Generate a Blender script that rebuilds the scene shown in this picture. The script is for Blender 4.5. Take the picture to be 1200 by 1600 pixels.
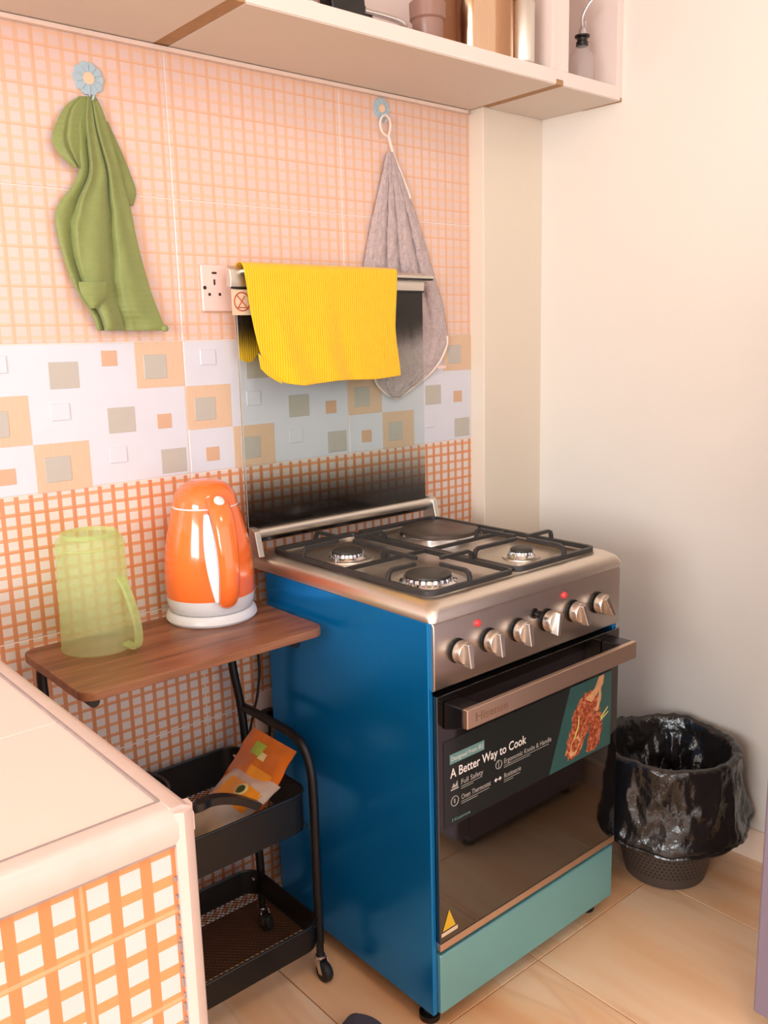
import bpy, math, random
from mathutils import Vector, Matrix, noise
random.seed(7)
for o in list(bpy.data.objects): bpy.data.objects.remove(o)
S = bpy.context.scene
C = S.collection
PI = math.pi

# ------------------------------------------------------------------ camera
CR = Vector((0.7567388, -0.65323147, -0.02519986)); CU = Vector((0.14299246, 0.12778901, 0.98143931))
CF = Vector((0.63788678, 0.7462966, -0.19011008)); CP = Vector((-0.81487895, -1.75514203, 1.37417043)); FPX = 1381.2074
cam = bpy.data.cameras.new('camera'); co = bpy.data.objects.new('camera', cam); C.objects.link(co)
cam.sensor_fit = 'VERTICAL'; cam.sensor_height = 36.0; cam.lens = FPX * 36.0 / 1600.0; cam.clip_start = 0.02
M3 = Matrix((CR, CU, -CF)).transposed()
co.matrix_world = Matrix.Translation(CP) @ M3.to_4x4()
S.camera = co
def at(px, py, x=None, y=None, z=None):
    """world point where the photograph's pixel meets a plane of the room"""
    d = CF + CR * ((px - 600) / FPX) - CU * ((py - 800) / FPX)
    t = (x - CP.x) / d.x if x is not None else (y - CP.y) / d.y if y is not None else (z - CP.z) / d.z
    return CP + d * t

# ------------------------------------------------------------------ light
S.view_settings.view_transform = 'Standard'; S.view_settings.look = 'None'
S.view_settings.exposure = -0.17; S.view_settings.gamma = 1.0; S.view_settings.use_curve_mapping = False
w = bpy.data.worlds.new('world'); S.world = w; w.use_nodes = True
w.node_tree.nodes['Background'].inputs[0].default_value = (1.0, 0.965, 0.95, 1)
w.node_tree.nodes['Background'].inputs[1].default_value = 2.2
def area(name, loc, target, sx, sy, power, col):
    l = bpy.data.lights.new(name, 'AREA'); l.shape = 'RECTANGLE'; l.size = sx; l.size_y = sy; l.energy = power; l.color = col
    o = bpy.data.objects.new(name, l); C.objects.link(o); o.location = loc
    o.rotation_euler = (Vector(target) - Vector(loc)).to_track_quat('-Z', 'Y').to_euler(); return o
area('window_daylight', (-3.92, -2.1, 1.7), (0.6, -0.6, 1.0), 1.7, 1.3, 135, (0.90, 0.955, 1.0))
area('overhead_fill_light', (-0.3, -1.9, 2.62), (-0.2, -1.6, 0.0), 0.45, 0.45, 10, (1.0, 0.9, 0.8))  # added soft fill from above, not a fitting of the room

# ------------------------------------------------------------------ materials
def lin(c):
    return tuple(((v / 255) / 12.92 if v / 255 <= 0.04045 else ((v / 255 + 0.055) / 1.055) ** 2.4) for v in c) + (1.0,)
class N:
    """tiny node-tree helper"""
    def __init__(s, name):
        s.m = bpy.data.materials.new(name); s.m.use_nodes = True; s.t = s.m.node_tree; s.p = s.t.nodes['Principled BSDF']; s.out = s.t.nodes['Material Output']
    def n(s, typ, **k):
        x = s.t.nodes.new(typ)
        for a, b in k.items(): setattr(x, a, b)
        return x
    def l(s, a, b): s.t.links.new(a, b)
    def math(s, op, a, b=None, c=None):
        x = s.n('ShaderNodeMath', operation=op)
        for i, v in enumerate((a, b, c)):
            if v is None: continue
            if isinstance(v, (int, float)): x.inputs[i].default_value = v
            else: s.l(v, x.inputs[i])
        return x.outputs[0]
    def mix(s, f, a, b):
        x = s.n('ShaderNodeMix', data_type='RGBA')
        if isinstance(f, (int, float)): x.inputs[0].default_value = f
        else: s.l(f, x.inputs[0])
        for i, v in ((6, a), (7, b)):
            if isinstance(v, tuple): x.inputs[i].default_value = v
            else: s.l(v, x.inputs[i])
        return x.outputs[2]
    def obj(s):
        tc = s.n('ShaderNodeTexCoord'); sp = s.n('ShaderNodeSeparateXYZ'); s.l(tc.outputs['Object'], sp.inputs[0]); return tc.outputs['Object'], sp.outputs
    def noise(s, vec, scale, detail=3, rough=0.5, stretch=None):
        if stretch:
            mp = s.n('ShaderNodeMapping'); mp.inputs['Scale'].default_value = stretch; s.l(vec, mp.inputs[0]); vec = mp.outputs[0]
        x = s.n('ShaderNodeTexNoise'); x.inputs['Scale'].default_value = scale; x.inputs['Detail'].default_value = detail; x.inputs['Roughness'].default_value = rough
        s.l(vec, x.inputs['Vector']); return x.outputs['Fac']
    def ramp(s, f, stops):
        x = s.n('ShaderNodeValToRGB'); r = x.color_ramp
        while len(r.elements) < len(stops): r.elements.new(0.5)
        for e, (p, c) in zip(r.elements, stops): e.position = p; e.color = c
        s.l(f, x.inputs[0]); return x.outputs[0]
    def bump(s, h, strength=0.3, dist=0.01):
        x = s.n('ShaderNodeBump'); x.inputs['Strength'].default_value = strength; x.inputs['Distance'].default_value = dist
        s.l(h, x.inputs['Height']); s.l(x.outputs[0], s.p.inputs['Normal'])
    def set(s, **k):
        for a, b in k.items():
            i = s.p.inputs[a.replace('_', ' ')]
            if isinstance(b, (int, float, tuple)): i.default_value = b
            else: s.l(b, i)
        return s
MAT = {}
def plain(name, rgb, rough=0.5, metal=0.0, var=0.06, vs=18, bump=0.0, bs=120, **k):
    m = N(name); o, _ = m.obj()
    f = m.noise(o, vs)
    c = lin(rgb); d = tuple(v * (1 - 2 * var) for v in c[:3]) + (1.0,); e = tuple(min(1, v * (1 + var)) for v in c[:3]) + (1.0,)
    m.set(Base_Color=m.mix(f, d, e), Roughness=rough, Metallic=metal, **k)
    if bump: m.bump(m.noise(o, bs, 4), bump, 0.004)
    MAT[name] = m.m; return m.m

def plaid(name, line, line2, sq, px=0.0281, pz=0.0242, contrast=1.0, mark=None, hx=0.34, hz=0.345):
    m = N(name); o, xyz = m.obj()
    fx = m.math('FRACT', m.math('ADD', m.math('DIVIDE', xyz[0], px), 0.5)); fz = m.math('FRACT', m.math('ADD', m.math('DIVIDE', xyz[2], pz), 0.5))
    ax = m.math('ABSOLUTE', m.math('SUBTRACT', fx, 0.5)); az = m.math('ABSOLUTE', m.math('SUBTRACT', fz, 0.5))
    inx = m.math('LESS_THAN', ax, hx); inz = m.math('LESS_THAN', az, hz)
    square = m.math('MULTIPLY', inx, inz)
    nz = m.noise(o, 9, 2)
    cross = m.math('MULTIPLY', m.math('SUBTRACT', 1.0, inx), 1.0)
    col = m.mix(cross, lin(line2), lin(line))
    sqc = m.mix(nz, lin(sq), tuple(v * 0.86 for v in lin(sq)[:3]) + (1.0,))
    col = m.mix(square, col, sqc)
    # pressed ledges every three rows and columns
    gx = m.math('FRACT', m.math('ADD', m.math('DIVIDE', xyz[0], px * 3), 0.84)); gz = m.math('FRACT', m.math('ADD', m.math('DIVIDE', xyz[2], pz * 3), 0.5))
    lx = m.math('LESS_THAN', gx, 0.035); lz = m.math('GREATER_THAN', gz, 0.955)
    led = m.math('MAXIMUM', lx, lz)
    if mark: col = m.mix(m.math('MULTIPLY', led, 0.55), col, lin(mark))
    m.set(Base_Color=col, Roughness=0.22)
    m.bump(m.math('ADD', m.math('MULTIPLY', gz, 0.7), m.math('MULTIPLY', gx, 0.3)), 0.12 * contrast, 0.004)
    MAT[name] = m.m; return m.m

plaid('tile_plaid_strong', (214, 142, 100), (226, 160, 118), (232, 216, 208), mark=(206, 128, 84))
plaid('tile_plaid_pale', (228, 184, 156), (231, 190, 164), (234, 203, 194), contrast=0.5, mark=(224, 168, 136))
plaid('tile_plaid_counter', (218, 134, 86), (224, 146, 96), (226, 208, 206), px=0.0317, pz=0.0322, contrast=3.0, mark=(236, 178, 138), hx=0.32, hz=0.325)
plain('grout', (236, 212, 198), 0.7)
plain('tile_white', (216, 215, 224), 0.18, var=0.02)
plain('tile_grey', (190, 182, 172), 0.3, var=0.04)
plain('tile_orange', (214, 172, 142), 0.35, var=0.05)
def brown():
    m = N('tile_brown'); o, xyz = m.obj(); f = m.noise(o, 30, 3, 0.6, (12, 1, 1))
    m.set(Base_Color=m.mix(f, lin((210, 174, 144)), lin((226, 194, 166))), Roughness=0.35); MAT['tile_brown'] = m.m
brown()
plain('wall_paint', (230, 222, 212), 0.7, var=0.02, vs=3, bump=0.04)
plain('column_paint', (230, 216, 198), 0.7, var=0.02, vs=3, bump=0.04)
plain('ceiling_paint', (236, 230, 222), 0.8, var=0.02)
plain('baseboard', (238, 212, 190), 0.35, var=0.03)
def floor_mat():
    m = N('floor_tile'); o, xyz = m.obj()
    oi = m.n('ShaderNodeObjectInfo'); add = m.n('ShaderNodeVectorMath', operation='ADD'); sc = m.n('ShaderNodeVectorMath', operation='SCALE')
    cb = m.n('ShaderNodeCombineXYZ'); m.l(oi.outputs['Random'], cb.inputs[0]); m.l(oi.outputs['Random'], cb.inputs[1]); m.l(cb.outputs[0], sc.inputs[0]); sc.inputs['Scale'].default_value = 37.0
    m.l(o, add.inputs[0]); m.l(sc.outputs[0], add.inputs[1])
    warp = m.noise(add.outputs[0], 3, 2)
    f = m.noise(add.outputs[0], 1.0, 3, 0.5, (5, 0.7, 1)); g = m.noise(add.outputs[0], 1.0, 3, 0.5, (22, 1.4, 1))
    c = m.ramp(f, [(0.30, lin((228, 160, 110))), (0.42, lin((243, 192, 146))), (0.55, lin((250, 214, 178))), (0.75, lin((238, 182, 134)))])
    vein = m.math('SUBTRACT', 1.0, m.math('MINIMUM', 1.0, m.math('MULTIPLY', m.math('ABSOLUTE', m.math('SUBTRACT', f, 0.5)), 45.0)))
    c = m.mix(m.math('MULTIPLY', vein, 0.20), c, lin((196, 124, 78)))
    c = m.mix(m.math('MULTIPLY', g, 0.25), c, lin((222, 160, 108)))
    m.set(Base_Color=c, Roughness=0.25); MAT['floor_tile'] = m.m
floor_mat()
plain('floor_grout', (120, 74, 44), 0.8)
plain('counter_top_tile', (226, 206, 194), 0.35, var=0.02, vs=5)
plain('trim_white', (212, 188, 178), 0.35, var=0.06, vs=25)
plain('trim_edge', (160, 142, 138), 0.45, var=0.15, vs=40)
# metals and appliance
def steel(name, rgb, rough, sx=(4, 4, 4), metal=1.0):
    m = N(name); o, xyz = m.obj(); f = m.noise(o, 20, 3, 0.6, sx)
    c = lin(rgb); m.set(Base_Color=m.mix(f, tuple(v * 0.85 for v in c[:3]) + (1.,), c), Metallic=metal, Roughness=rough)
    m.bump(f, 0.03, 0.002); MAT[name] = m.m
steel('steel_brushed', (218, 206, 196), 0.36, (1, 30, 30))
steel('steel_hob', (230, 220, 208), 0.36, (1, 20, 20))
steel('steel_knob', (222, 212, 202), 0.36)
steel('chrome', (225, 225, 228), 0.12)
steel('handle_steel', (226, 198, 176), 0.42, (1, 40, 40))
steel('rail_steel', (232, 226, 216), 0.42, (1, 40, 40))
steel('pot_steel', (186, 144, 112), 0.13, (8, 8, 1))
plain('panel_blue', (12, 140, 222), 0.20, metal=0.6, var=0.08, vs=4)
plain('drawer_teal', (126, 190, 196), 0.36, metal=0.5, var=0.06, vs=5)
plain('enamel_black', (18, 17, 17), 0.35, var=0.1)
plain('cast_iron', (52, 50, 50), 0.42, var=0.15, vs=60, bump=0.15, bs=500)
plain('burner_cap', (62, 58, 54), 0.42, var=0.1)
plain('plate_iron', (92, 80, 72), 0.38, var=0.12, vs=30, metal=0.4)
plain('black_glass', (14, 12, 11), 0.06, var=0.02, Coat_Weight=0.5, Coat_Roughness=0.03, IOR=1.9)
plain('red_lamp', (222, 62, 66), 0.25)
plain('label_cream', (226, 200, 168), 0.5)
plain('label_red', (186, 62, 30), 0.5)
plain('label_yellow', (224, 178, 42), 0.45)
plain('sticker_dark', (34, 38, 36), 0.18, var=0.04, Coat_Weight=0.3)
plain('sticker_teal', (52, 92, 88), 0.2, var=0.08, Coat_Weight=0.3)
plain('sticker_tag', (110, 150, 146), 0.3)
plain('print_white', (240, 232, 226), 0.4, var=0.01)
plain('print_grey', (176, 170, 162), 0.4, var=0.01)
plain('print_brown', (126, 92, 68), 0.4, var=0.01)
plain('bone', (226, 168, 116), 0.5, var=0.2, vs=90)
def meat():
    m = N('meat'); o, _ = m.obj(); f = m.noise(o, 120, 5, 0.7)
    m.set(Base_Color=m.ramp(f, [(0.3, lin((86, 34, 22))), (0.48, lin((160, 72, 44))), (0.6, lin((206, 122, 84))), (0.72, lin((240, 190, 140)))]), Roughness=0.35); MAT['meat'] = m.m
meat()
plain('herb', (206, 196, 110), 0.5)
# lid glass: clear pane with a black dotted print that thins out from both ends
def lid_glass():
    m = N('lid_glass'); o, xyz = m.obj()
    z = xyz[2]
    low = m.n('ShaderNodeMapRange'); low.interpolation_type = 'SMOOTHSTEP'; low.inputs['From Min'].default_value = 0.0; low.inputs['From Max'].default_value = 0.19; low.inputs['To Min'].default_value = 1.0; low.inputs['To Max'].default_value = 0.0; m.l(z, low.inputs[0])
    hi = m.n('ShaderNodeMapRange'); hi.interpolation_type = 'SMOOTHSTEP'; hi.inputs['From Min'].default_value = 0.42; hi.inputs['From Max'].default_value = 0.525; m.l(z, hi.inputs[0])
    f = m.math('MAXIMUM', m.math('MULTIPLY', low.outputs[0], 0.97), hi.outputs[0])
    tr = m.n('ShaderNodeBsdfTransparent'); tr.inputs[0].default_value = (0.90, 0.93, 0.92, 1)
    gl = m.n('ShaderNodeBsdfGlossy'); gl.inputs['Roughness'].default_value = 0.03
    fr = m.n('ShaderNodeFresnel'); fr.inputs[0].default_value = 1.5
    pr = m.n('ShaderNodeBsdfPrincipled'); pr.inputs['Base Color'].default_value = lin((24, 20, 18)); pr.inputs['Roughness'].default_value = 0.12
    a = m.n('ShaderNodeMixShader'); ge = m.n('ShaderNodeNewGeometry'); m.l(m.math('MULTIPLY', fr.outputs[0], m.math('SUBTRACT', 1.0, ge.outputs['Backfacing'])), a.inputs[0]); m.l(tr.outputs[0], a.inputs[1]); m.l(gl.outputs[0], a.inputs[2])
    b = m.n('ShaderNodeMixShader'); m.l(f, b.inputs[0]); m.l(a.outputs[0], b.inputs[1]); m.l(pr.outputs[0], b.inputs[2])
    m.l(b.outputs[0], m.out.inputs[0]); MAT['lid_glass'] = m.m
lid_glass()
def wood():
    m = N('table_wood'); o, xyz = m.obj()
    f = m.noise(o, 3.0, 5, 0.6, (1.2, 14, 14)); g = m.noise(o, 6.0, 4, 0.6, (1.5, 40, 40))
    c = m.ramp(f, [(0.32, lin((104, 62, 40))), (0.5, lin((140, 88, 58))), (0.68, lin((164, 110, 76)))])
    c = m.mix(m.math('MULTIPLY', g, 0.35), c, lin((96, 56, 36)))
    m.set(Base_Color=c, Roughness=0.34); MAT['table_wood'] = m.m
wood()
plain('black_metal', (24, 21, 20), 0.4, var=0.1, metal=0.2)
plain('rubber', (22, 20, 20), 0.6)
plain('plastic_grey', (44, 44, 48), 0.4)
plain('kettle_orange', (252, 118, 50), 0.14, var=0.02, Coat_Weight=0.6, Coat_Roughness=0.05, Subsurface_Weight=0.0)
plain('kettle_white', (226, 224, 226), 0.25, var=0.01)
plain('kettle_window', (232, 236, 240), 0.12, var=0.01)
def jug_mat():
    m = N('jug_plastic'); o, xyz = m.obj()
    v = m.n('ShaderNodeTexVoronoi'); v.inputs['Scale'].default_value = 95; m.l(o, v.inputs['Vector'])
    band = m.n('ShaderNodeMapRange'); band.inputs['From Min'].default_value = 0.19; band.inputs['From Max'].default_value = 0.205; band.inputs['To Min'].default_value = 1; band.inputs['To Max'].default_value = 0; m.l(xyz[2], band.inputs[0])
    m.set(Base_Color=lin((226, 244, 190)), Roughness=0.3, Transmission_Weight=0.0)
    b = m.n('ShaderNodeBump'); b.inputs['Strength'].default_value = 0.35; b.inputs['Distance'].default_value = 0.002
    m.l(m.math('MULTIPLY', v.outputs['Distance'], band.outputs[0]), b.inputs['Height'])
    m.l(b.outputs[0], m.p.inputs['Normal'])
    tr = m.n('ShaderNodeBsdfTransparent'); tr.inputs[0].default_value = (0.92, 0.98, 0.78, 1)
    tl = m.n('ShaderNodeBsdfTranslucent'); tl.inputs[0].default_value = lin((228, 246, 190)); m.l(b.outputs[0], tl.inputs['Normal'])
    a = m.n('ShaderNodeMixShader'); a.inputs[0].default_value = 0.5; m.l(m.p.outputs[0], a.inputs[1]); m.l(tl.outputs[0], a.inputs[2])
    c = m.n('ShaderNodeMixShader'); c.inputs[0].default_value = 0.58; m.l(a.outputs[0], c.inputs[1]); m.l(tr.outputs[0], c.inputs[2])
    m.l(c.outputs[0], m.out.inputs[0]); MAT['jug_plastic'] = m.m
jug_mat()
def cloth(name, a, b, rib=None, rough=0.85, ribax=0, bstr=0.4):
    m = N(name); o, xyz = m.obj(); f = m.noise(o, 40, 4, 0.6)
    m.set(Base_Color=m.mix(f, lin(a), lin(b)), Roughness=rough, Sheen_Weight=0.3)
    h = m.noise(o, 600, 2)
    if rib: h = m.math('ADD', m.math('MULTIPLY', m.math('SINE', m.math('MULTIPLY', xyz[ribax], 2 * PI / rib)), 0.5), h)
    m.bump(h, bstr, 0.002); MAT[name] = m.m
cloth('cloth_green', (124, 134, 70), (140, 150, 84), rib=0.011, rough=0.55, ribax=2, bstr=0.25)
cloth('cloth_yellow', (248, 186, 6), (252, 202, 12), rib=0.006, ribax=0, bstr=0.5)
def fluff():
    m = N('towel_mauve'); o, xyz = m.obj(); f = m.noise(o, 60, 4, 0.65); v = m.n('ShaderNodeTexVoronoi'); v.inputs['Scale'].default_value = 110; m.l(o, v.inputs['Vector'])
    m.set(Base_Color=m.mix(f, lin((186, 160, 160)), lin((222, 200, 198))), Roughness=0.95, Sheen_Weight=0.5)
    m.bump(m.math('ADD', m.math('MULTIPLY', v.outputs['Distance'], 0.8), m.noise(o, 240, 3, 0.7)), 0.9, 0.006); MAT['towel_mauve'] = m.m
fluff()
cloth('towel_seam', (236, 214, 202), (246, 228, 216), bstr=0.3)
plain('hook_blue', (176, 196, 206), 0.5, var=0.06, vs=60)
plain('hook_centre', (244, 202, 170), 0.5)
plain('socket_plastic', (240, 206, 196), 0.3, var=0.01)
plain('socket_hole', (52, 20, 14), 0.7)
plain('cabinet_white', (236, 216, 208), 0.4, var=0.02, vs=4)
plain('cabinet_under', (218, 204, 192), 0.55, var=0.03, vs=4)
plain('chipboard', (176, 136, 98), 0.8, var=0.12, vs=60)
plain('cup_brown', (150, 112, 98), 0.35)
plain('black_plastic', (20, 16, 16), 0.3)
def glassy(name, tint, alpha):
    m = N(name); tr = m.n('ShaderNodeBsdfTransparent'); tr.inputs[0].default_value = tint
    m.set(Base_Color=tint, Roughness=0.08, IOR=1.45); a = m.n('ShaderNodeMixShader'); a.inputs[0].default_value = alpha
    m.l(m.p.outputs[0], a.inputs[1]); m.l(tr.outputs[0], a.inputs[2]); m.l(a.outputs[0], m.out.inputs[0]); MAT[name] = m.m
glassy('bottle_glass', (0.93, 0.90, 0.89, 1), 0.84)
glassy('bag_clear', (0.93, 0.84, 0.72, 1), 0.55)
plain('pouch_orange', (226, 116, 34), 0.22, var=0.2, vs=14, Coat_Weight=0.4)
plain('pouch_label_green', (170, 186, 70), 0.4)
plain('pouch_label_amber', (240, 150, 40), 0.25, var=0.12, vs=30, Coat_Weight=0.3)
plain('pouch_label_cream', (236, 214, 150), 0.4)
plain('pouch_grain', (236, 196, 104), 0.6, var=0.15, vs=60)
plain('seal_dark', (60, 70, 26), 0.4)
def bagmat():
    m = N('bag_black'); o, _ = m.obj(); f = m.noise(o, 9, 4, 0.55); g = m.noise(o, 26, 3, 0.6)
    m.set(Base_Color=m.mix(f, lin((16, 14, 14)), lin((40, 35, 33))), Roughness=0.24, Specular_IOR_Level=0.7)
    m.bump(m.math('ADD', f, m.math('MULTIPLY', g, 0.4)), 0.5, 0.022); MAT['bag_black'] = m.m
bagmat()
def binmat():
    m = N('basket_plastic'); tc = m.n('ShaderNodeTexCoord'); sp = m.n('ShaderNodeSeparateXYZ'); m.l(tc.outputs['UV'], sp.inputs[0])
    u = m.math('MULTIPLY', sp.outputs[0], 64.0); v = m.math('MULTIPLY', sp.outputs[1], 34.0)
    row = m.math('FLOOR', v); u = m.math('ADD', u, m.math('MULTIPLY', m.math('MODULO', row, 2.0), 0.5))
    du = m.math('SUBTRACT', m.math('FRACT', u), 0.5); dv = m.math('SUBTRACT', m.math('FRACT', v), 0.5)
    d = m.math('ADD', m.math('MULTIPLY', du, du), m.math('MULTIPLY', dv, dv)); hole = m.math('LESS_THAN', d, 0.07)
    lim = m.math('MULTIPLY', hole, m.math('GREATER_THAN', sp.outputs[1], 0.09))
    m.set(Base_Color=m.mix(lim, lin((78, 68, 62)), lin((14, 12, 11))), Roughness=0.45); m.bump(m.math('SUBTRACT', 1.0, lim), 0.5, 0.003); MAT['basket_plastic'] = m.m
binmat()
plain('fridge_mauve', (132, 118, 134), 0.4, var=0.03, vs=3)
plain('slipper_slate', (92, 86, 96), 0.7, bump=0.2, bs=300)

# ------------------------------------------------------------------ mesh helpers
class MB:
    def __init__(s): s.v = []; s.f = []; s.uv = None
    def add(s, vs, fs):
        k = len(s.v); s.v += [tuple(v) for v in vs]; s.f += [tuple(i + k for i in f) for f in fs]; return s
    def box(s, x0, x1, y0, y1, z0, z1):
        return s.add([(x0, y0, z0), (x1, y0, z0), (x1, y1, z0), (x0, y1, z0), (x0, y0, z1), (x1, y0, z1), (x1, y1, z1), (x0, y1, z1)],
                     [(0, 3, 2, 1), (4, 5, 6, 7), (0, 1, 5, 4), (1, 2, 6, 5), (2, 3, 7, 6), (3, 0, 4, 7)])
    def tube(s, pts, r, n=10, cap=True):
        pts = [Vector(p) for p in pts]; rr = r if isinstance(r, (list, tuple)) else [r] * len(pts)
        vs = []; fs = []; nrm = None
        for i, p in enumerate(pts):
            t = (pts[min(i + 1, len(pts) - 1)] - pts[max(i - 1, 0)]).normalized()
            if nrm is None: nrm = t.orthogonal().normalized()
            nrm = (nrm - t * nrm.dot(t)).normalized(); b = t.cross(nrm)
            for k in range(n):
                a = 2 * PI * k / n; vs.append(p + (nrm * math.cos(a) + b * math.sin(a)) * rr[i])
        for i in range(len(pts) - 1):
            for k in range(n): fs.append((i * n + k, i * n + (k + 1) % n, (i + 1) * n + (k + 1) % n, (i + 1) * n + k))
        if cap: fs.append(tuple(range(n - 1, -1, -1))); fs.append(tuple((len(pts) - 1) * n + k for k in range(n)))
        return s.add(vs, fs)
    def bar(s, pts, wd, ht):
        """rectangular bar along a path, upright section"""
        pts = [Vector(p) for p in pts]; vs = []; fs = []
        for i, p in enumerate(pts):
            t = (pts[min(i + 1, len(pts) - 1)] - pts[max(i - 1, 0)]).normalized()
            side = t.cross(Vector((0, 0, 1)))
            side = side.normalized() if side.length > 0.05 else Vector((1, 0, 0)); up = side.cross(t).normalized()
            for a, b in ((-1, -1), (1, -1), (1, 1), (-1, 1)): vs.append(p + side * a * wd / 2 + up * b * ht / 2)
        for i in range(len(pts) - 1):
            for k in range(4): fs.append((i * 4 + k, i * 4 + (k + 1) % 4, (i + 1) * 4 + (k + 1) % 4, (i + 1) * 4 + k))
        fs.append((3, 2, 1, 0)); e = (len(pts) - 1) * 4; fs.append((e, e + 1, e + 2, e + 3))
        return s.add(vs, fs)
    def lathe(s, prof, c=(0, 0, 0), n=40, cap0=True, cap1=True, fn=None):
        vs = []; fs = []
        for i, (r, z) in enumerate(prof):
            for k in range(n):
                a = 2 * PI * k / n; q = (r * math.cos(a), r * math.sin(a), z)
                if fn: q = fn(q, i, a)
                vs.append((c[0] + q[0], c[1] + q[1], c[2] + q[2]))
        for i in range(len(prof) - 1):
            for k in range(n): fs.append((i * n + k, i * n + (k + 1) % n, (i + 1) * n + (k + 1) % n, (i + 1) * n + k))
        if cap0: fs.append(tuple(range(n - 1, -1, -1)))
        if cap1: fs.append(tuple((len(prof) - 1) * n + k for k in range(n)))
        return s.add(vs, fs)
    def grid(s, fn, nu, nv):
        vs = [fn(i / nu, j / nv) for j in range(nv + 1) for i in range(nu + 1)]
        return s.add(vs, [(j * (nu + 1) + i, j * (nu + 1) + i + 1, (j + 1) * (nu + 1) + i + 1, (j + 1) * (nu + 1) + i) for j in range(nv) for i in range(nu)])
    def prism(s, poly, d, axis='y'):
        """polygon of 3-D points swept by vector d"""
        n = len(poly); d = Vector(d); a = [Vector(p) for p in poly]; b = [p + d for p in a]
        return s.add(a + b, [tuple(range(n)), tuple(range(2 * n - 1, n - 1, -1))] + [(i + n, (i + 1) % n + n, (i + 1) % n, i) for i in range(n)])
    def obj(s, name, mat, parent=None, off=None, smooth=True, bevel=0, seg=2, sub=0, solid=0, kind=None):
        off = Vector(off) if off is not None else (root_loc(parent) if parent else Vector((0, 0, 0)))
        me = bpy.data.meshes.new(name); me.from_pydata([tuple(Vector(v) - off) for v in s.v], [], s.f); me.update()
        import bmesh
        bm = bmesh.new(); bm.from_mesh(me); bmesh.ops.recalc_face_normals(bm, faces=bm.faces); bm.to_mesh(me); bm.free()
        if smooth:
            me.polygons.foreach_set('use_smooth', [True] * len(me.polygons)); me.set_sharp_from_angle(angle=math.radians(42))
        me.materials.append(MAT[mat]); o = bpy.data.objects.new(name, me); C.objects.link(o)
        if parent: o.parent = parent
        else: o.location = off
        if solid: m = o.modifiers.new('solid', 'SOLIDIFY'); m.thickness = solid; m.offset = 0
        if bevel: m = o.modifiers.new('bevel', 'BEVEL'); m.width = bevel; m.segments = seg; m.limit_method = 'ANGLE'; m.angle_limit = math.radians(40); m.harden_normals = smooth
        if sub: m = o.modifiers.new('sub', 'SUBSURF'); m.levels = sub; m.render_levels = sub
        if kind: o['kind'] = kind
        return o
def root_loc(o):
    v = Vector((0, 0, 0))
    while o: v += Vector(o.location); o = o.parent
    return v
def tag(o, label, cat, group=None):
    o['label'] = label; o['category'] = cat
    if group: o['group'] = group
    return o
def thing(name, label, cat, loc, group=None):
    o = bpy.data.objects.new(name, None); o.empty_display_size = 0.05; C.objects.link(o); o.location = loc; return tag(o, label, cat, group)
def struct(name, mb, mat, **k):
    o = mb.obj(name, mat, **k); o['kind'] = 'structure'; return o
def put(src, name, parent, loc):
    o = src.copy(); o.name = name; C.objects.link(o); o.parent = parent; o.location = loc; return o
def rrect(x0, x1, y0, y1, r, z, n=6):
    out = []
    for cx, cy, a0 in ((x1 - r, y0 + r, -PI / 2), (x1 - r, y1 - r, 0), (x0 + r, y1 - r, PI / 2), (x0 + r, y0 + r, PI)):
        for k in range(n + 1):
            a = a0 + PI / 2 * k / n; out.append((cx + r * math.cos(a), cy + r * math.sin(a), z))
    return out
def smoothpath(pts, n=6):
    """Catmull-Rom through points"""
    P = [Vector(p) for p in pts]; P = [P[0] * 2 - P[1]] + P + [P[-1] * 2 - P[-2]]; out = []
    for i in range(1, len(P) - 2):
        for k in range(n):
            t = k / n; a, b, c, d = P[i - 1:i + 3]
            out.append(0.5 * ((2 * b) + (c - a) * t + (2 * a - 5 * b + 4 * c - d) * t * t + (3 * b - a - 3 * c + d) * t ** 3))
    out.append(P[-2]); return out
def interp(tab, t):
    for (a, x), (b, y) in zip(tab, tab[1:]):
        if t <= b: return x + (y - x) * max(0, (t - a)) / (b - a)
    return tab[-1][1]
def text(s, size, mat, parent, origin, xdir, ydir, name='print', ext=0.0004, bold=0.0, width=None):
    cu = bpy.data.curves.new('txt', 'FONT'); cu.body = s; cu.size = 1.0; cu.offset = bold; cu.resolution_u = 3
    t = bpy.data.objects.new('txt', cu); C.objects.link(t); bpy.context.view_layer.update()
    me = bpy.data.meshes.new_from_object(t.evaluated_get(bpy.context.evaluated_depsgraph_get())); bpy.data.objects.remove(t); bpy.data.curves.remove(cu)
    xs = [v.co.x for v in me.vertices]; w0 = max(xs) - min(xs)
    sx = size if width is None else width / w0
    X = Vector(xdir).normalized(); Y = Vector(ydir).normalized(); O = Vector(origin) - root_loc(parent)
    for v in me.vertices: v.co = O + X * (v.co.x - min(xs)) * sx + Y * v.co.y * size
    me.materials.clear(); me.materials.append(MAT[mat]); me.update()
    o = bpy.data.objects.new(name, me); C.objects.link(o); o.parent = parent
    return o

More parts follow.
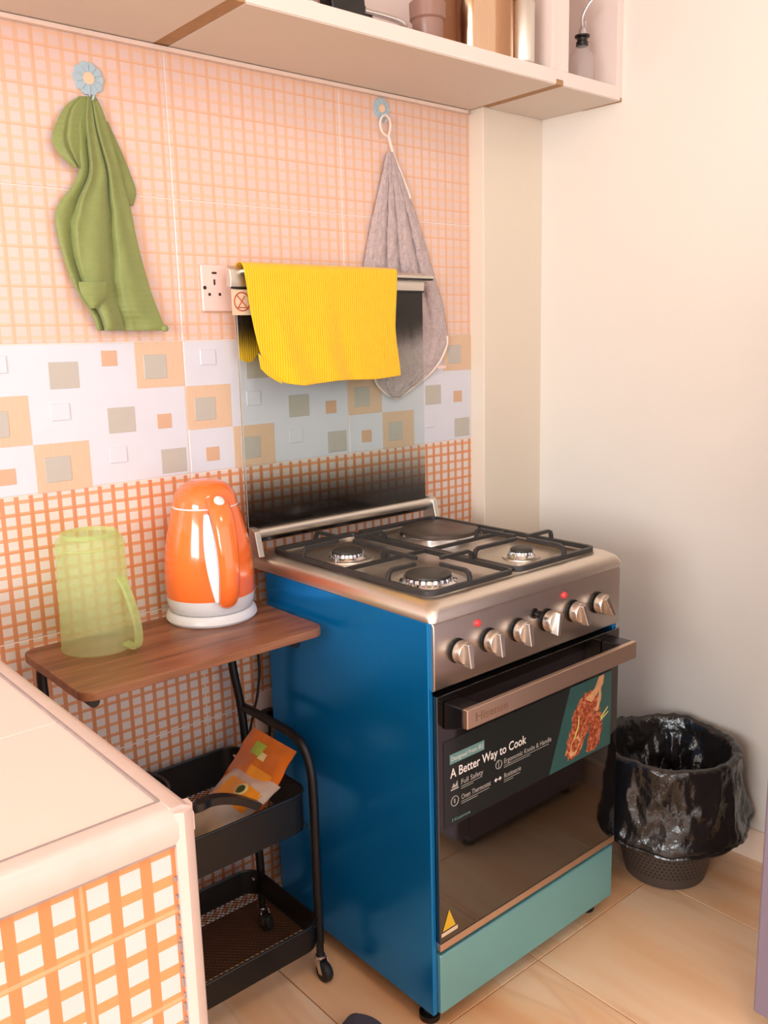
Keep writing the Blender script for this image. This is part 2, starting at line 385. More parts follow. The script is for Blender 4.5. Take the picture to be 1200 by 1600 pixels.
# ================================================================== SETTING
WX = 1.262                                            # right wall at the column, it opens slightly towards the viewer
def wallx(y): return WX + 0.05 * (-y - 0.054)
TX = [-1.227, -0.777, -0.327, 0.123, 0.573, 1.018]; TZ = [0.0, 0.224, 0.5145, 0.805, 1.095, 1.385, 1.676, 1.967]
G = 0.0012
wb = struct('wall_back', MB().box(-4.0, 1.5, -0.0030, 0.16, -0.05, 2.72), 'grout', smooth=False)
wb['label'] = 'tiled kitchen wall behind the cooker, plaid tiles with a white band'
tile_mesh = {}
band_cells = [['E', 'G', 's', 'B'], ['B', 'E', 'G', 's'], ['s', 'B', 'E', 'G']]
def tile_obj(name, w_, h_, mat, loc, parent):
    key = (round(w_, 3), round(h_, 3), mat)
    if key not in tile_mesh:
        o = MB().box(G, w_ - G, -0.004, 0.006, G, h_ - G).obj(name, mat, smooth=False, bevel=0.0012, seg=1); tile_mesh[key] = o; o.parent = parent
    else:
        o = tile_mesh[key].copy(); o.name = name; C.objects.link(o)
    o.parent = parent; o.location = loc; return o
cellsrc = {}
def cell_piece(name, mat, w_, h_, th, loc, parent):
    key = (mat, round(w_, 4), round(h_, 4), th)
    if key not in cellsrc:
        o = MB().box(0, w_, -th, 0.0, 0, h_).obj(name, mat, smooth=False, bevel=0.0008, seg=1); cellsrc[key] = o
    else:
        o = cellsrc[key].copy(); o.name = name; C.objects.link(o)
    o.parent = parent; o.location = loc
for r in range(7):
    z0, z1 = TZ[r], TZ[r + 1]
    for c in range(5):
        x0, x1 = TX[c], TX[c + 1]
        mat = 'tile_white' if r == 4 else 'tile_plaid_pale' if r > 4 else 'tile_plaid_strong'
        t = tile_obj('tile', x1 - x0, z1 - z0, mat, (x0, 0, z0 if r else z1 - 0.2905 + (0.2905 - 0.224)), wb)
        if r == 4 and c >= 1:
            cw = (x1 - x0) / 4; ch = (z1 - z0) / 3
            for i in range(3):
                for j in range(4):
                    k = band_cells[i][j]; cx = j * cw; cz = (2 - i) * ch
                    if k == 'B':
                        cell_piece('brown_square', 'tile_brown', cw - 0.001, ch - 0.001, 0.0006, (cx + 0.0005, -0.004, cz + 0.0005), t)
                        cell_piece('grey_square', 'tile_grey', cw * 0.46, ch * 0.52, 0.0012, (cx + cw * 0.17, -0.0044, cz + ch * 0.2), t)
                    elif k == 'G': cell_piece('grey_square', 'tile_grey', cw * 0.53, ch * 0.54, 0.0008, (cx + cw * 0.39, -0.004, cz + ch * 0.09), t)
                    elif k == 's': cell_piece('orange_square', 'tile_orange', cw * 0.30, ch * 0.32, 0.0008, (cx + cw * 0.36, -0.004, cz + ch * [0.51, 0.1, 0.25][i]), t)
                    else: cell_piece('raised_square', 'tile_white', cw * 0.34, ch * 0.34, 0.002, (cx + cw * 0.36, -0.004, cz + ch * 0.45), t)

fl = struct('floor', MB().box(-4.0, 1.6, -3.7, 0.16, -0.06, -0.004), 'floor_grout', smooth=False)
fl['label'] = 'floor of glossy wood-look tiles'
FX = [-3.929 + 0.45 * k for k in range(12)] + [1.58]; FY = [0.0 + 0.273 - 0.45 * k for k in range(1, 10)]
ft = None
for ix in range(len(FX) - 1):
    for y0 in FY:
        w_ = 0.45
        if ft is None: ft = MB().box(0.0012, 0.4488, 0.0012, 0.4488, -0.006, 0).obj('tile', 'floor_tile', smooth=False, bevel=0.001, seg=1); o = ft
        else: o = ft.copy(); o.name = 'tile'; C.objects.link(o)
        o.parent = fl; o.location = (FX[ix], y0 - 0.45, 0)
struct('wall_right', MB().prism([(wallx(-3.7), -3.7, -0.05), (wallx(-3.7) + 0.15, -3.7, -0.05), (wallx(0.16) + 0.15, 0.16, -0.05), (wallx(0.16), 0.16, -0.05)], (0, 0, 2.77)), 'wall_paint', smooth=False)
struct('wall_column', MB().box(1.018, WX + 0.02, -0.054, 0.004, 0, 2.7), 'column_paint', smooth=False, bevel=0.003)
bb = MB().prism([(wallx(-3.7) - 0.012, -3.7, 0), (wallx(-3.7) + 0.02, -3.7, 0), (wallx(-0.054) + 0.02, -0.054, 0), (wallx(-0.054) - 0.012, -0.054, 0)], (0, 0, 0.085))
struct('baseboard_right', bb, 'baseboard', smooth=False, bevel=0.003)
struct('ceiling', MB().box(-4.0, 1.6, -3.7, 0.16, 2.7, 2.8), 'ceiling_paint', smooth=False)
# left wall around a window opening (out of frame, where the daylight enters)
lw = MB(); lw.box(-4.15, -4.0, -3.7, -2.98, 0, 2.7); lw.box(-4.15, -4.0, -1.22, 0.16, 0, 2.7); lw.box(-4.15, -4.0, -2.98, -1.22, 0, 1.02); lw.box(-4.15, -4.0, -2.98, -1.22, 2.38, 2.7)
struct('wall_left', lw, 'wall_paint', smooth=False)
wf = MB(); wf.box(-4.06, -4.0, -2.98, -2.93, 1.02, 2.38); wf.box(-4.06, -4.0, -1.27, -1.22, 1.02, 2.38); wf.box(-4.06, -4.0, -2.93, -1.27, 1.02, 1.07); wf.box(-4.06, -4.0, -2.93, -1.27, 2.33, 2.38); wf.box(-4.06, -4.0, -2.12, -2.08, 1.07, 2.33)
struct('window_1', wf, 'trim_white', smooth=False, bevel=0.003)

# ================================================================== COUNTER (lower left)
CX, CY, CZ = -0.455, -1.03, 0.942
ct = thing('kitchen_counter', 'tiled kitchen counter corner with cream top and orange plaid front', 'counter', (-0.9, -0.6, 0))
MB().box(-1.9, CX - 0.012, CY + 0.012, -0.006, 0, CZ - 0.012).obj('core', 'grout', ct, smooth=False)
gy = 0.314; gx = 0.4755
# front tiles (plaid) hung from under the trim
fz1 = CZ - 0.034; fx1 = CX - 0.010; src = None
for i in range(3):
    for j in range(3):
        zt = fz1 - 0.3144 * j; z0 = max(0.0, zt - 0.3144); xr_ = fx1 - 0.02 + 0.0 - gx * i
        b = MB().box(0.001 if i else 0.001, gx - 0.001 if i else gx + 0.019, -0.004, 0.008, 0.001, zt - z0 - 0.001)
        o = b.obj('tile', 'tile_plaid_counter', smooth=False, bevel=0.001, seg=1); o.parent = ct
        o.location = Vector((xr_ - gx, CY + 0.006, z0)) - Vector(ct.location)
# right side tiles
for i in range(3):
    for j in range(3):
        zt = fz1 - 0.3144 * j; z0 = max(0.0, zt - 0.3144); y0 = CY + 0.012 + 0.34 * i; y1 = min(-0.008, y0 + 0.34)
        o = MB().box(-0.008, 0.002, 0.001, y1 - y0 - 0.001, 0.001, zt - z0 - 0.001).obj('tile', 'counter_top_tile', smooth=False, bevel=0.001, seg=1); o.parent = ct
        o.location = Vector((CX - 0.006, y0, z0)) - Vector(ct.location)
# top tiles
for i in range(4):
    for j in range(4):
        x1 = CX - 0.018 - 0.36 * i; y0 = CY + 0.018 + 0.26 * j; y1 = min(-0.008, y0 + 0.26)
        if y1 - y0 < 0.02: continue
        o = MB().box(0.001, 0.359, 0.001, y1 - y0 - 0.001, -0.012, 0.0).obj('tile', 'counter_top_tile', smooth=False, bevel=0.001, seg=1); o.parent = ct
        o.location = Vector((x1 - 0.36, y0, CZ - 0.002)) - Vector(ct.location)
def trimprof(dirx):  # quarter-round plastic edging
    return [(0.0, 0.0), (0.004, 0.004)]
tf = MB().prism([(-1.9, CY - 0.004, CZ - 0.036), (-1.9, CY - 0.006, CZ - 0.030), (-1.9, CY - 0.006, CZ - 0.014), (-1.9, CY - 0.002, CZ - 0.004), (-1.9, CY + 0.006, CZ), (-1.9, CY + 0.020, CZ), (-1.9, CY + 0.020, CZ - 0.036)], (CX + 1.9 - 0.004, 0, 0)).obj('front_trim', 'trim_white', ct)
MB().box(-1.9, CX - 0.016, CY + 0.019, CY + 0.0215, CZ - 0.008, CZ + 0.0006).obj('trim_lip', 'trim_edge', tf, off=ct.location, smooth=False)
MB().box(-1.9, CX - 0.012, CY - 0.0035, CY + 0.004, CZ - 0.0385, CZ - 0.0362).obj('trim_bead', 'trim_edge', tf, off=ct.location, smooth=False)
tr_ = MB().prism([(CX + 0.006, CY - 0.002, CZ - 0.03), (CX + 0.006, CY - 0.002, CZ - 0.012), (CX + 0.002, CY - 0.002, CZ - 0.003), (CX - 0.006, CY - 0.002, CZ + 0.001), (CX - 0.018, CY - 0.002, CZ + 0.001), (CX - 0.018, CY - 0.002, CZ - 0.03)], (0, -CY - 0.008, 0)).obj('side_trim', 'trim_white', ct)
MB().box(CX - 0.0205, CX - 0.0178, CY + 0.02, -0.012, CZ - 0.006, CZ + 0.0012).obj('trim_lip', 'trim_edge', tr_, off=ct.location, smooth=False)
vt = [(CX - 0.014, CY + 0.01), (CX - 0.016, CY - 0.004), (CX - 0.008, CY - 0.009), (CX + 0.002, CY - 0.006), (CX + 0.007, CY + 0.002), (CX + 0.008, CY + 0.014), (CX - 0.004, CY + 0.016)]
MB().prism([(x, y, 0.0) for x, y in vt], (0, 0, CZ - 0.004)).obj('corner_trim', 'trim_white', ct)
cr = MB()
for k in range(46):
    z = 0.30 + k * 0.0125 + random.uniform(-.004, .004); wv = random.uniform(0.0012, 0.004)
    cr.box(CX - 0.0165 - wv * 0.7, CX - 0.0155, CY - 0.0005, CY + 0.002, z, z + random.uniform(0.003, 0.010))
cr.obj('chipped_grout', 'trim_edge', ct, smooth=False)

# ================================================================== COOKER
SX0, SX1, SY0, SY1 = 0.243, 0.834, -0.634, -0.097
ck = thing('gas_cooker', 'steel and blue freestanding gas cooker with black glass oven door', 'cooker', (0.54, -0.36, 0))
MB().box(SX0, SX0 + 0.012, SY0 + 0.004, SY1, 0.045, 0.866).obj('side_panel', 'panel_blue', ck, bevel=0.002)
MB().box(SX1 - 0.012, SX1, SY0 + 0.004, SY1, 0.045, 0.866).obj('side_panel', 'panel_blue', ck, bevel=0.002)
MB().box(SX0 + 0.012, SX1 - 0.012, SY0 + 0.03, SY1 - 0.002, 0.06, 0.864).obj('oven_body', 'enamel_black', ck, smooth=False)
# hob: rim with a lowered pan
HX0, HX1, HY0, HY1, HZ = SX0 - 0.001, SX1 + 0.003, -0.643, -0.03, 0.900
rings = []
for ins, z, rr in ((0.0, 0.867, 0.012), (0.0, 0.878, 0.016), (0.006, 0.8905, 0.02), (0.018, HZ - 0.001, 0.026), (0.026, HZ, 0.03), (0.040, HZ - 0.001, 0.03), (0.050, HZ - 0.012, 0.03), (0.056, HZ - 0.015, 0.03), (0.15, HZ - 0.016, 0.03)):
    rings.append(rrect(HX0 + ins, HX1 - ins, HY0 + ins, HY1 - ins * 0.8, rr, z))
hb = MB(); n = len(rings[0]); vs = [p for r in rings for p in r]; fs = []
for i in range(len(rings) - 1):
    for k in range(n): fs.append((i * n + k, i * n + (k + 1) % n, (i + 1) * n + (k + 1) % n, (i + 1) * n + k))
fs.append(tuple((len(rings) - 1) * n + k for k in range(n))); fs.append(tuple(range(n - 1, -1, -1)))
hb.add(vs, fs); hob = hb.obj('hob_top', 'steel_hob', ck)
BZ = HZ - 0.016
def burner(x, y, r, flame=True):
    o = MB().lathe([(r * 1.75, -0.0005), (r * 1.7, 0.003), (r * 1.35, 0.0015), (r * 1.2, 0.0006)], (x, y, BZ), 36).obj('burner', 'steel_hob', ck)
    MB().lathe([(r * 1.25, 0.002), (r * 1.28, 0.006), (r * 1.12, 0.009), (r * 1.06, 0.016)], (x, y, BZ), 36).obj('burner_ring', 'chrome', o, off=ck.location)
    teeth = MB()
    for k in range(int(26)):
        a = 2 * PI * k / 26; c, s = math.cos(a), math.sin(a)
        teeth.bar([(x + c * r * 1.0, y + s * r * 1.0, BZ + 0.0125), (x + c * r * 1.14, y + s * r * 1.14, BZ + 0.0125)], r * 0.1, 0.007)
    teeth.obj('flame_slots', 'chrome', o, off=ck.location, smooth=False)
    MB().lathe([(r * 0.98, 0.014), (r * 1.02, 0.017), (r * 1.0, 0.021), (r * 0.85, 0.0235), (r * 0.2, 0.0245)], (x, y, BZ), 36).obj('burner_cap', 'burner_cap', o, off=ck.location)
    MB().tube([(x - r * 1.3, y - r * 0.35, BZ), (x - r * 1.3, y - r * 0.35, BZ + 0.014)], 0.003, 8).obj('igniter', 'chrome', o, off=ck.location)
burner(0.405, -0.195, 0.034); burner(0.392, -0.478, 0.047); burner(0.685, -0.475, 0.025)
hp = MB().lathe([(0.104, 0.0), (0.104, 0.012), (0.099, 0.015)], (0.712, -0.185, BZ), 48).obj('hot_plate', 'chrome', ck)
MB().lathe([(0.098, 0.012), (0.098, 0.022), (0.094, 0.025), (0.040, 0.0245), (0.034, 0.023), (0.005, 0.023)], (0.712, -0.185, BZ), 48).obj('plate_disc', 'plate_iron', hp, off=ck.location)
# pan supports
GZ = HZ + 0.006
def grate(x0, x1, y0, y1, burners):
    g = MB(); loop = rrect(x0, x1, y0, y1, 0.018, GZ, 4); g.bar(loop + [loop[0], loop[1]], 0.010, 0.011)
    o = g.obj('pan_support', 'cast_iron', ck, bevel=0.0015)
    for (bx, by, r) in burners:
        for dx, dy in ((1, 0), (-1, 0), (0, 1), (0, -1)):
            ex = x1 if dx > 0 else x0 if dx < 0 else bx; ey = y1 if dy > 0 else y0 if dy < 0 else by
            if dy and abs(ey - by) > 0.17: ey = (y0 + y1) / 2
            top = GZ + 0.024
            f = MB().bar([(ex, ey, GZ), (ex - dx * 0.001, ey - dy * 0.001, GZ + 0.012), (ex - dx * 0.004, ey - dy * 0.004, top - 0.004), (ex - dx * 0.012, ey - dy * 0.012, top), (bx + dx * r * 0.75, by + dy * r * 0.75, top)], 0.0085, 0.008)
            f.obj('finger', 'cast_iron', o, off=ck.location, bevel=0.001)
    mid = (y0 + y1) / 2
    MB().bar([(x0, mid, GZ), (x1, mid, GZ)], 0.007, 0.008).obj('cross_bar', 'cast_iron', o, off=ck.location)
grate(0.282, 0.520, -0.596, -0.075, [(0.405, -0.195, 0.034), (0.392, -0.478, 0.047)])
grate(0.532, 0.792, -0.596, -0.075, [(0.685, -0.475, 0.025)])
# rear rail that carries the glass lid
MB().tube([(0.246, -0.062, 0.948), (0.795, -0.062, 0.948)], 0.0115, 16).obj('lid_rail', 'rail_steel', ck)
for x in (0.232, 0.790):
    MB().prism([(x, -0.092, 0.899), (x, -0.078, 0.955), (x, -0.066, 0.963), (x, -0.042, 0.963), (x, -0.038, 0.899)], (0.016, 0, 0)).obj('lid_hinge', 'rail_steel', ck, bevel=0.002)
# glass lid standing open against the wall
LX0, LX1, LY, LZ0, LZ1 = 0.232, 0.789, -0.050, 0.925, 1.532
lid = MB().box(LX0, LX1, LY - 0.003, LY + 0.003, LZ0, LZ1).obj('glass_lid', 'lid_glass', ck, off=(ck.location.x, ck.location.y, 0), bevel=0.001, seg=1)
for v in lid.data.vertices: v.co.z -= LZ0
lid.location.z = LZ0
lo = (ck.location.x, ck.location.y, LZ0)
MB().box(LX0, LX0 + 0.0012, LY - 0.0034, LY + 0.0034, LZ0, LZ1 - 0.03).obj('pane_edge', 'tile_grey', lid, off=lo, smooth=False)
hl = MB().prism([(0.218, LY - 0.008, 1.496), (0.218, LY - 0.010, 1.512), (0.218, LY - 0.006, 1.534), (0.218, LY + 0.004, 1.542), (0.218, LY + 0.009, 1.530), (0.218, LY + 0.009, 1.496)], (0.572, 0, 0)).obj('lid_handle', 'rail_steel', lid, off=lo, bevel=0.0015)
MB().bar([(0.245, LY - 0.014, 1.530), (0.812, LY - 0.014, 1.530)], 0.016, 0.007).obj('handle_lip', 'rail_steel', lid, off=lo, bevel=0.001)
MB().box(0.247, 0.81, LY - 0.0215, LY - 0.006, 1.5225, 1.5262).obj('lip_shadow_strip', 'enamel_black', lid, off=lo, smooth=False)  # solid black strip that paints in the shade below the lip
MB().box(0.219, 0.789, LY - 0.0102, LY - 0.0072, 1.4925, 1.4962).obj('lid_seal', 'enamel_black', lid, off=lo, smooth=False)
MB().box(0.2215, 0.275, LY - 0.0062, LY - 0.0032, 1.437, 1.4915).obj('warning_label', 'label_cream', lid, off=lo, smooth=False)
cx_, cz_, rr_ = 0.2455, 1.4655, 0.0195; ly = LY - 0.0068
ring = []
for k in range(33): a = 2 * PI * k / 32; ring.append((cx_ + rr_ * math.cos(a), ly, cz_ + rr_ * math.sin(a)))
wr = MB().tube(ring, 0.0012, 6, cap=False)
for a, b in (((-0.013, 0.014), (0.010, -0.010)), ((0.007, 0.012), (-0.010, -0.012)), ((-0.012, -0.0125), (0.013, -0.0125))):
    wr.tube([(cx_ + a[0], ly, cz_ + a[1]), (cx_ + b[0], ly, cz_ + b[1])], 0.001, 6)
wr.obj('warning_symbol', 'label_red', lid, off=lo)
# control panel
cp = MB().prism([(SX0 + 0.008, SY0 + 0.03, 0.731), (SX0 + 0.008, SY0, 0.731), (SX0 + 0.008, SY0 - 0.004, 0.737), (SX0 + 0.008, SY0 - 0.004, 0.858), (SX0 + 0.008, SY0, 0.8655), (SX0 + 0.008, SY0 + 0.03, 0.8655)], (SX1 - SX0 - 0.008, 0, 0)).obj('control_panel', 'steel_brushed', ck, bevel=0.003)
PY = SY0 - 0.004
def ycyl(mb, x, z, prof, n=32):
    """profile (radius, distance towards the viewer)"""
    vs = []; fs = []
    for r, d in prof:
        for k in range(n): a = 2 * PI * k / n; vs.append((x + r * math.cos(a), PY - d, z + r * math.sin(a)))
    for i in range(len(prof) - 1):
        for k in range(n): fs.append((i * n + k, i * n + (k + 1) % n, (i + 1) * n + (k + 1) % n, (i + 1) * n + k))
    fs.append(tuple((len(prof) - 1) * n + k for k in range(n))); return mb.add(vs, fs)
def knob(x, z, ang):
    o = ycyl(MB(), x, z, [(0.024, 0.0), (0.024, 0.004), (0.021, 0.005), (0.022, 0.008), (0.020, 0.010)]).obj('knob', 'black_plastic', ck)
    ycyl(MB(), x, z, [(0.0215, 0.009), (0.0225, 0.011), (0.022, 0.026), (0.0205, 0.028)]).obj('knob_body', 'steel_knob', o, off=ck.location)
    c, s = math.cos(ang), math.sin(ang)
    def q(a, b, d): return (x + a * c - b * s, PY - d, z + a * s + b * c)
    g = MB().add([q(-0.0085, -0.0235, .026), q(0.0085, -0.0235, .026), q(0.0085, 0.021, .026), q(-0.0085, 0.021, .026),
                  q(-0.0045, -0.0255, .042), q(0.0045, -0.0255, .042), q(0.0055, 0.0195, .036), q(-0.0055, 0.0195, .036)],
                 [(0, 3, 2, 1), (4, 5, 6, 7), (0, 1, 5, 4), (1, 2, 6, 5), (2, 3, 7, 6), (3, 0, 4, 7)])
    g.obj('grip', 'steel_knob', o, off=ck.location, bevel=0.001, smooth=False)
for x, a in ((0.311, 0.0), (0.397, 0.0), (0.482, 0.0), (0.572, -0.35), (0.660, 0.25), (0.745, 0.45)): knob(x, 0.800, a)
for x in (0.367, 0.631): ycyl(MB(), x, 0.8405, [(0.0075, 0.0), (0.0075, 0.003), (0.005, 0.006), (0.002, 0.0068)], 18).obj('indicator_lamp', 'red_lamp', ck)
ycyl(MB(), 0.535, 0.822, [(0.011, 0), (0.011, 0.003), (0.006, 0.004), (0.006, 0.013), (0.0085, 0.014), (0.008, 0.017)], 18).obj('ignition_button', 'black_plastic', ck)
# oven door
DY = SY0 - 0.006
dr = MB().box(SX0 + 0.012, SX1 - 0.001, DY, SY0 + 0.03, 0.206, 0.722).obj('oven_door', 'black_glass', ck, bevel=0.002)
MB().box(SX0 + 0.012, SX1 - 0.001, DY - 0.001, SY0 + 0.02, 0.190, 0.2055).obj('door_trim', 'handle_steel', dr, off=ck.location, bevel=0.001)
for x0, x1 in ((0.272, 0.318), (0.765, 0.811)):
    MB().prism([(x0, DY, 0.652), (x0, DY, 0.708), (x0, DY - 0.05, 0.709), (x0, DY - 0.05, 0.671)], (x1 - x0, 0, 0)).obj('handle_bracket', 'black_plastic', dr, off=ck.location, bevel=0.003)
MB().box(0.274, 0.812, DY - 0.060, DY - 0.048, 0.671, 0.709).obj('door_handle', 'handle_steel', dr, off=ck.location, bevel=0.002)
text('Hisense', 0.024, 'print_brown', dr, (0.297, DY - 0.0604, 0.682), (1, 0, 0), (0, 0, 1), 'handle_lettering', bold=0.01, width=0.088)
# promotional sticker on the glass
KY = DY - 0.0005
stk = MB().box(0.270, 0.806, KY - 0.0006, KY + 0.0003, 0.448, 0.628).obj('promo_sticker', 'sticker_dark', ck, smooth=False)
oy = KY - 0.0008
def flat(name, mat, pts, dy=0.0): return MB().prism([(x, oy - dy, z) for x, z in pts], (0, 0.0003, 0)).obj(name, mat, stk, off=ck.location, smooth=False)
flat('teal_print', 'sticker_teal', [(0.585, 0.4485), (0.655, 0.6275), (0.8055, 0.6275), (0.8055, 0.4485)])
flat('tag_print', 'sticker_tag', [(0.286, 0.577), (0.382, 0.577), (0.382, 0.597), (0.286, 0.597)])
text('Designed From EU', 0.0125, 'print_white', stk, (0.290, oy - 0.0006, 0.583), (1, 0, 0), (0, 0, 1), 'tag_lettering', width=0.088)
text('A Better Way to Cook', 0.027, 'print_white', stk, (0.286, oy - 0.0006, 0.549), (1, 0, 0), (0, 0, 1), 'headline_lettering', bold=0.012, width=0.222)
for s, x, z, wd in (('Full Safety', 0.316, 0.5265, 0.062), ('Oven Thermostat', 0.316, 0.4945, 0.084), ('Ergonomic Knobs & Handle', 0.440, 0.5265, 0.150), ('Rotisserie', 0.440, 0.4945, 0.052)):
    text(s, 0.0155, 'print_grey', stk, (x, oy - 0.0006, z), (1, 0, 0), (0, 0, 1), 'feature_lettering', bold=0.004, width=wd)
    for k in (0, 1): flat('fine_print', 'print_grey', [(x, z - 0.0052 - k * 0.0042), (x + wd * (0.95 - 0.4 * k), z - 0.0052 - k * 0.0042), (x + wd * (0.95 - 0.4 * k), z - 0.0042 - k * 0.0042), (x, z - 0.0042 - k * 0.0042)])
text('Hisense', 0.010, 'sticker_tag', stk, (0.290, oy - 0.0006, 0.457), (1, 0, 0), (0, 0, 1), 'maker_lettering', width=0.050)
def ringicon(x, z, r):
    MB().tube([(x + r * math.cos(2 * PI * k / 20), oy - 0.0004, z + r * math.sin(2 * PI * k / 20)) for k in range(21)], 0.0008, 5, cap=False).obj('icon_print', 'print_grey', stk, off=ck.location)
ringicon(0.298, 0.4985, 0.010); ringicon(0.424, 0.530, 0.009)
flat('icon_print', 'print_grey', [(0.2965, 0.494), (0.2995, 0.494), (0.2995, 0.503), (0.2965, 0.503)]); flat('icon_print', 'print_grey', [(0.4232, 0.522), (0.4248, 0.522), (0.4248, 0.538), (0.4232, 0.538)])
flat('icon_print', 'print_grey', [(0.288, 0.522), (0.309, 0.522), (0.309, 0.525), (0.288, 0.525)]); flat('icon_print', 'print_grey', [(0.290, 0.527), (0.296, 0.536), (0.300, 0.530), (0.306, 0.539), (0.307, 0.527)])
flat('icon_print', 'print_white', [(0.411, 0.4985), (0.417, 0.5035), (0.417, 0.4995), (0.427, 0.4995), (0.427, 0.5035), (0.433, 0.4985), (0.427, 0.4935), (0.427, 0.4975), (0.417, 0.4975), (0.417, 0.4935)])
# printed rack of ribs
def rag(pts, n=5, amp=0.0035):
    out = []
    for (a, b), (c, d) in zip(pts, pts[1:] + pts[:1]):
        for k in range(n):
            u = k / n; out.append((a + (c - a) * u + random.uniform(-amp, amp), b + (d - b) * u + random.uniform(-amp, amp)))
    return out
flat('rib_print', 'meat', rag([(0.640, 0.476), (0.648, 0.512), (0.662, 0.538), (0.664, 0.562), (0.684, 0.584), (0.706, 0.602), (0.738, 0.598), (0.756, 0.580), (0.748, 0.550), (0.730, 0.526), (0.714, 0.500), (0.698, 0.472), (0.672, 0.457), (0.650, 0.460)]), 0.0003)
flat('rib_print', 'meat', rag([(0.716, 0.466), (0.722, 0.505), (0.738, 0.535), (0.758, 0.552), (0.774, 0.528), (0.772, 0.495), (0.762, 0.464), (0.740, 0.452), (0.722, 0.454)]), 0.0002)
flat('rib_print', 'bone', rag([(0.652, 0.474), (0.662, 0.500), (0.684, 0.512), (0.692, 0.490), (0.676, 0.466), (0.660, 0.464)], 4, 0.003), 0.0005)
flat('rib_print', 'meat', rag([(0.658, 0.478), (0.666, 0.498), (0.681, 0.506), (0.686, 0.490), (0.673, 0.471)], 4, 0.003), 0.0007)
flat('bone_print', 'bone', rag([(0.708, 0.586), (0.738, 0.598), (0.758, 0.624), (0.776, 0.6265), (0.772, 0.606), (0.752, 0.588), (0.730, 0.572)], 3, 0.0015), 0.0005)
flat('bone_print', 'bone', rag([(0.744, 0.548), (0.754, 0.572), (0.760, 0.604), (0.766, 0.603), (0.766, 0.570), (0.756, 0.545)], 3, 0.0012), 0.0004)
flat('herb_print', 'herb', [(0.764, 0.527), (0.792, 0.545), (0.793, 0.542), (0.768, 0.522)], 0.0006); flat('herb_print', 'herb', [(0.764, 0.521), (0.794, 0.533), (0.795, 0.530), (0.766, 0.517)], 0.0006); flat('herb_print', 'herb', [(0.668, 0.505), (0.682, 0.530), (0.684, 0.552), (0.687, 0.552), (0.686, 0.528), (0.672, 0.503)], 0.0006)
# warning triangle at the foot of the door
tw = MB().prism([(0.262, KY - 0.0006, 0.232), (0.297, KY - 0.0006, 0.232), (0.280, KY - 0.0006, 0.272)], (0, 0.0006, 0)).obj('hot_warning', 'label_yellow', ck, smooth=False)
MB().box(0.258, 0.303, KY - 0.0006, KY, 0.2205, 0.2285).obj('warning_strip', 'label_cream', tw, off=ck.location, smooth=False)
MB().box(SX0 + 0.014, SX1 - 0.003, SY0 - 0.004, SY0 + 0.03, 0.046, 0.178).obj('drawer_front', 'drawer_teal', ck, bevel=0.003)
for x in (0.275, 0.80):
    for y in (-0.585, -0.14): MB().lathe([(0.022, 0.0), (0.022, 0.012), (0.013, 0.016), (0.013, 0.048)], (x, y, 0.0), 20).obj('foot', 'black_plastic', ck)

# ================================================================== TROLLEY WITH TABLE TOP
TT = 0.80
tl = thing('serving_trolley', 'black metal wheeled trolley with a brown wooden table top', 'trolley', (-0.05, -0.2, 0))
top = rrect(-0.293, 0.222, -0.352, -0.045, 0.032, TT - 0.017)
MB().prism(top, (0, 0, 0.017)).obj('table_top', 'table_wood', tl, bevel=0.002)
HXR, HXL = 0.178, -0.285
for x in (HXR, HXL):
    k = x - HXR
    front_leg = smoothpath([(x, -0.074, 0.552), (x, -0.13, 0.553), (x, -0.20, 0.553), (x, -0.270, 0.551), (x, -0.312, 0.535), (x, -0.334, 0.495), (x, -0.340, 0.43), (x, -0.340, 0.30), (x, -0.340, 0.085)], 6)
    MB().tube(front_leg, 0.0100, 12).obj('side_hoop', 'black_metal', tl)
    xa = 0.160 if k == 0 else -0.266
    MB().tube(smoothpath([(x, -0.110, 0.085), (x, -0.108, 0.20), (x - 0.001, -0.085, 0.40), (x - 0.004, -0.072, 0.55), (xa, -0.068, 0.66), (xa, -0.072, 0.745), (xa, -0.082, 0.768), (xa, -0.110, 0.7735), (xa, -0.22, 0.7735), (xa, -0.330, 0.7735)], 6), 0.0100, 12).obj('rear_post', 'black_metal', tl)
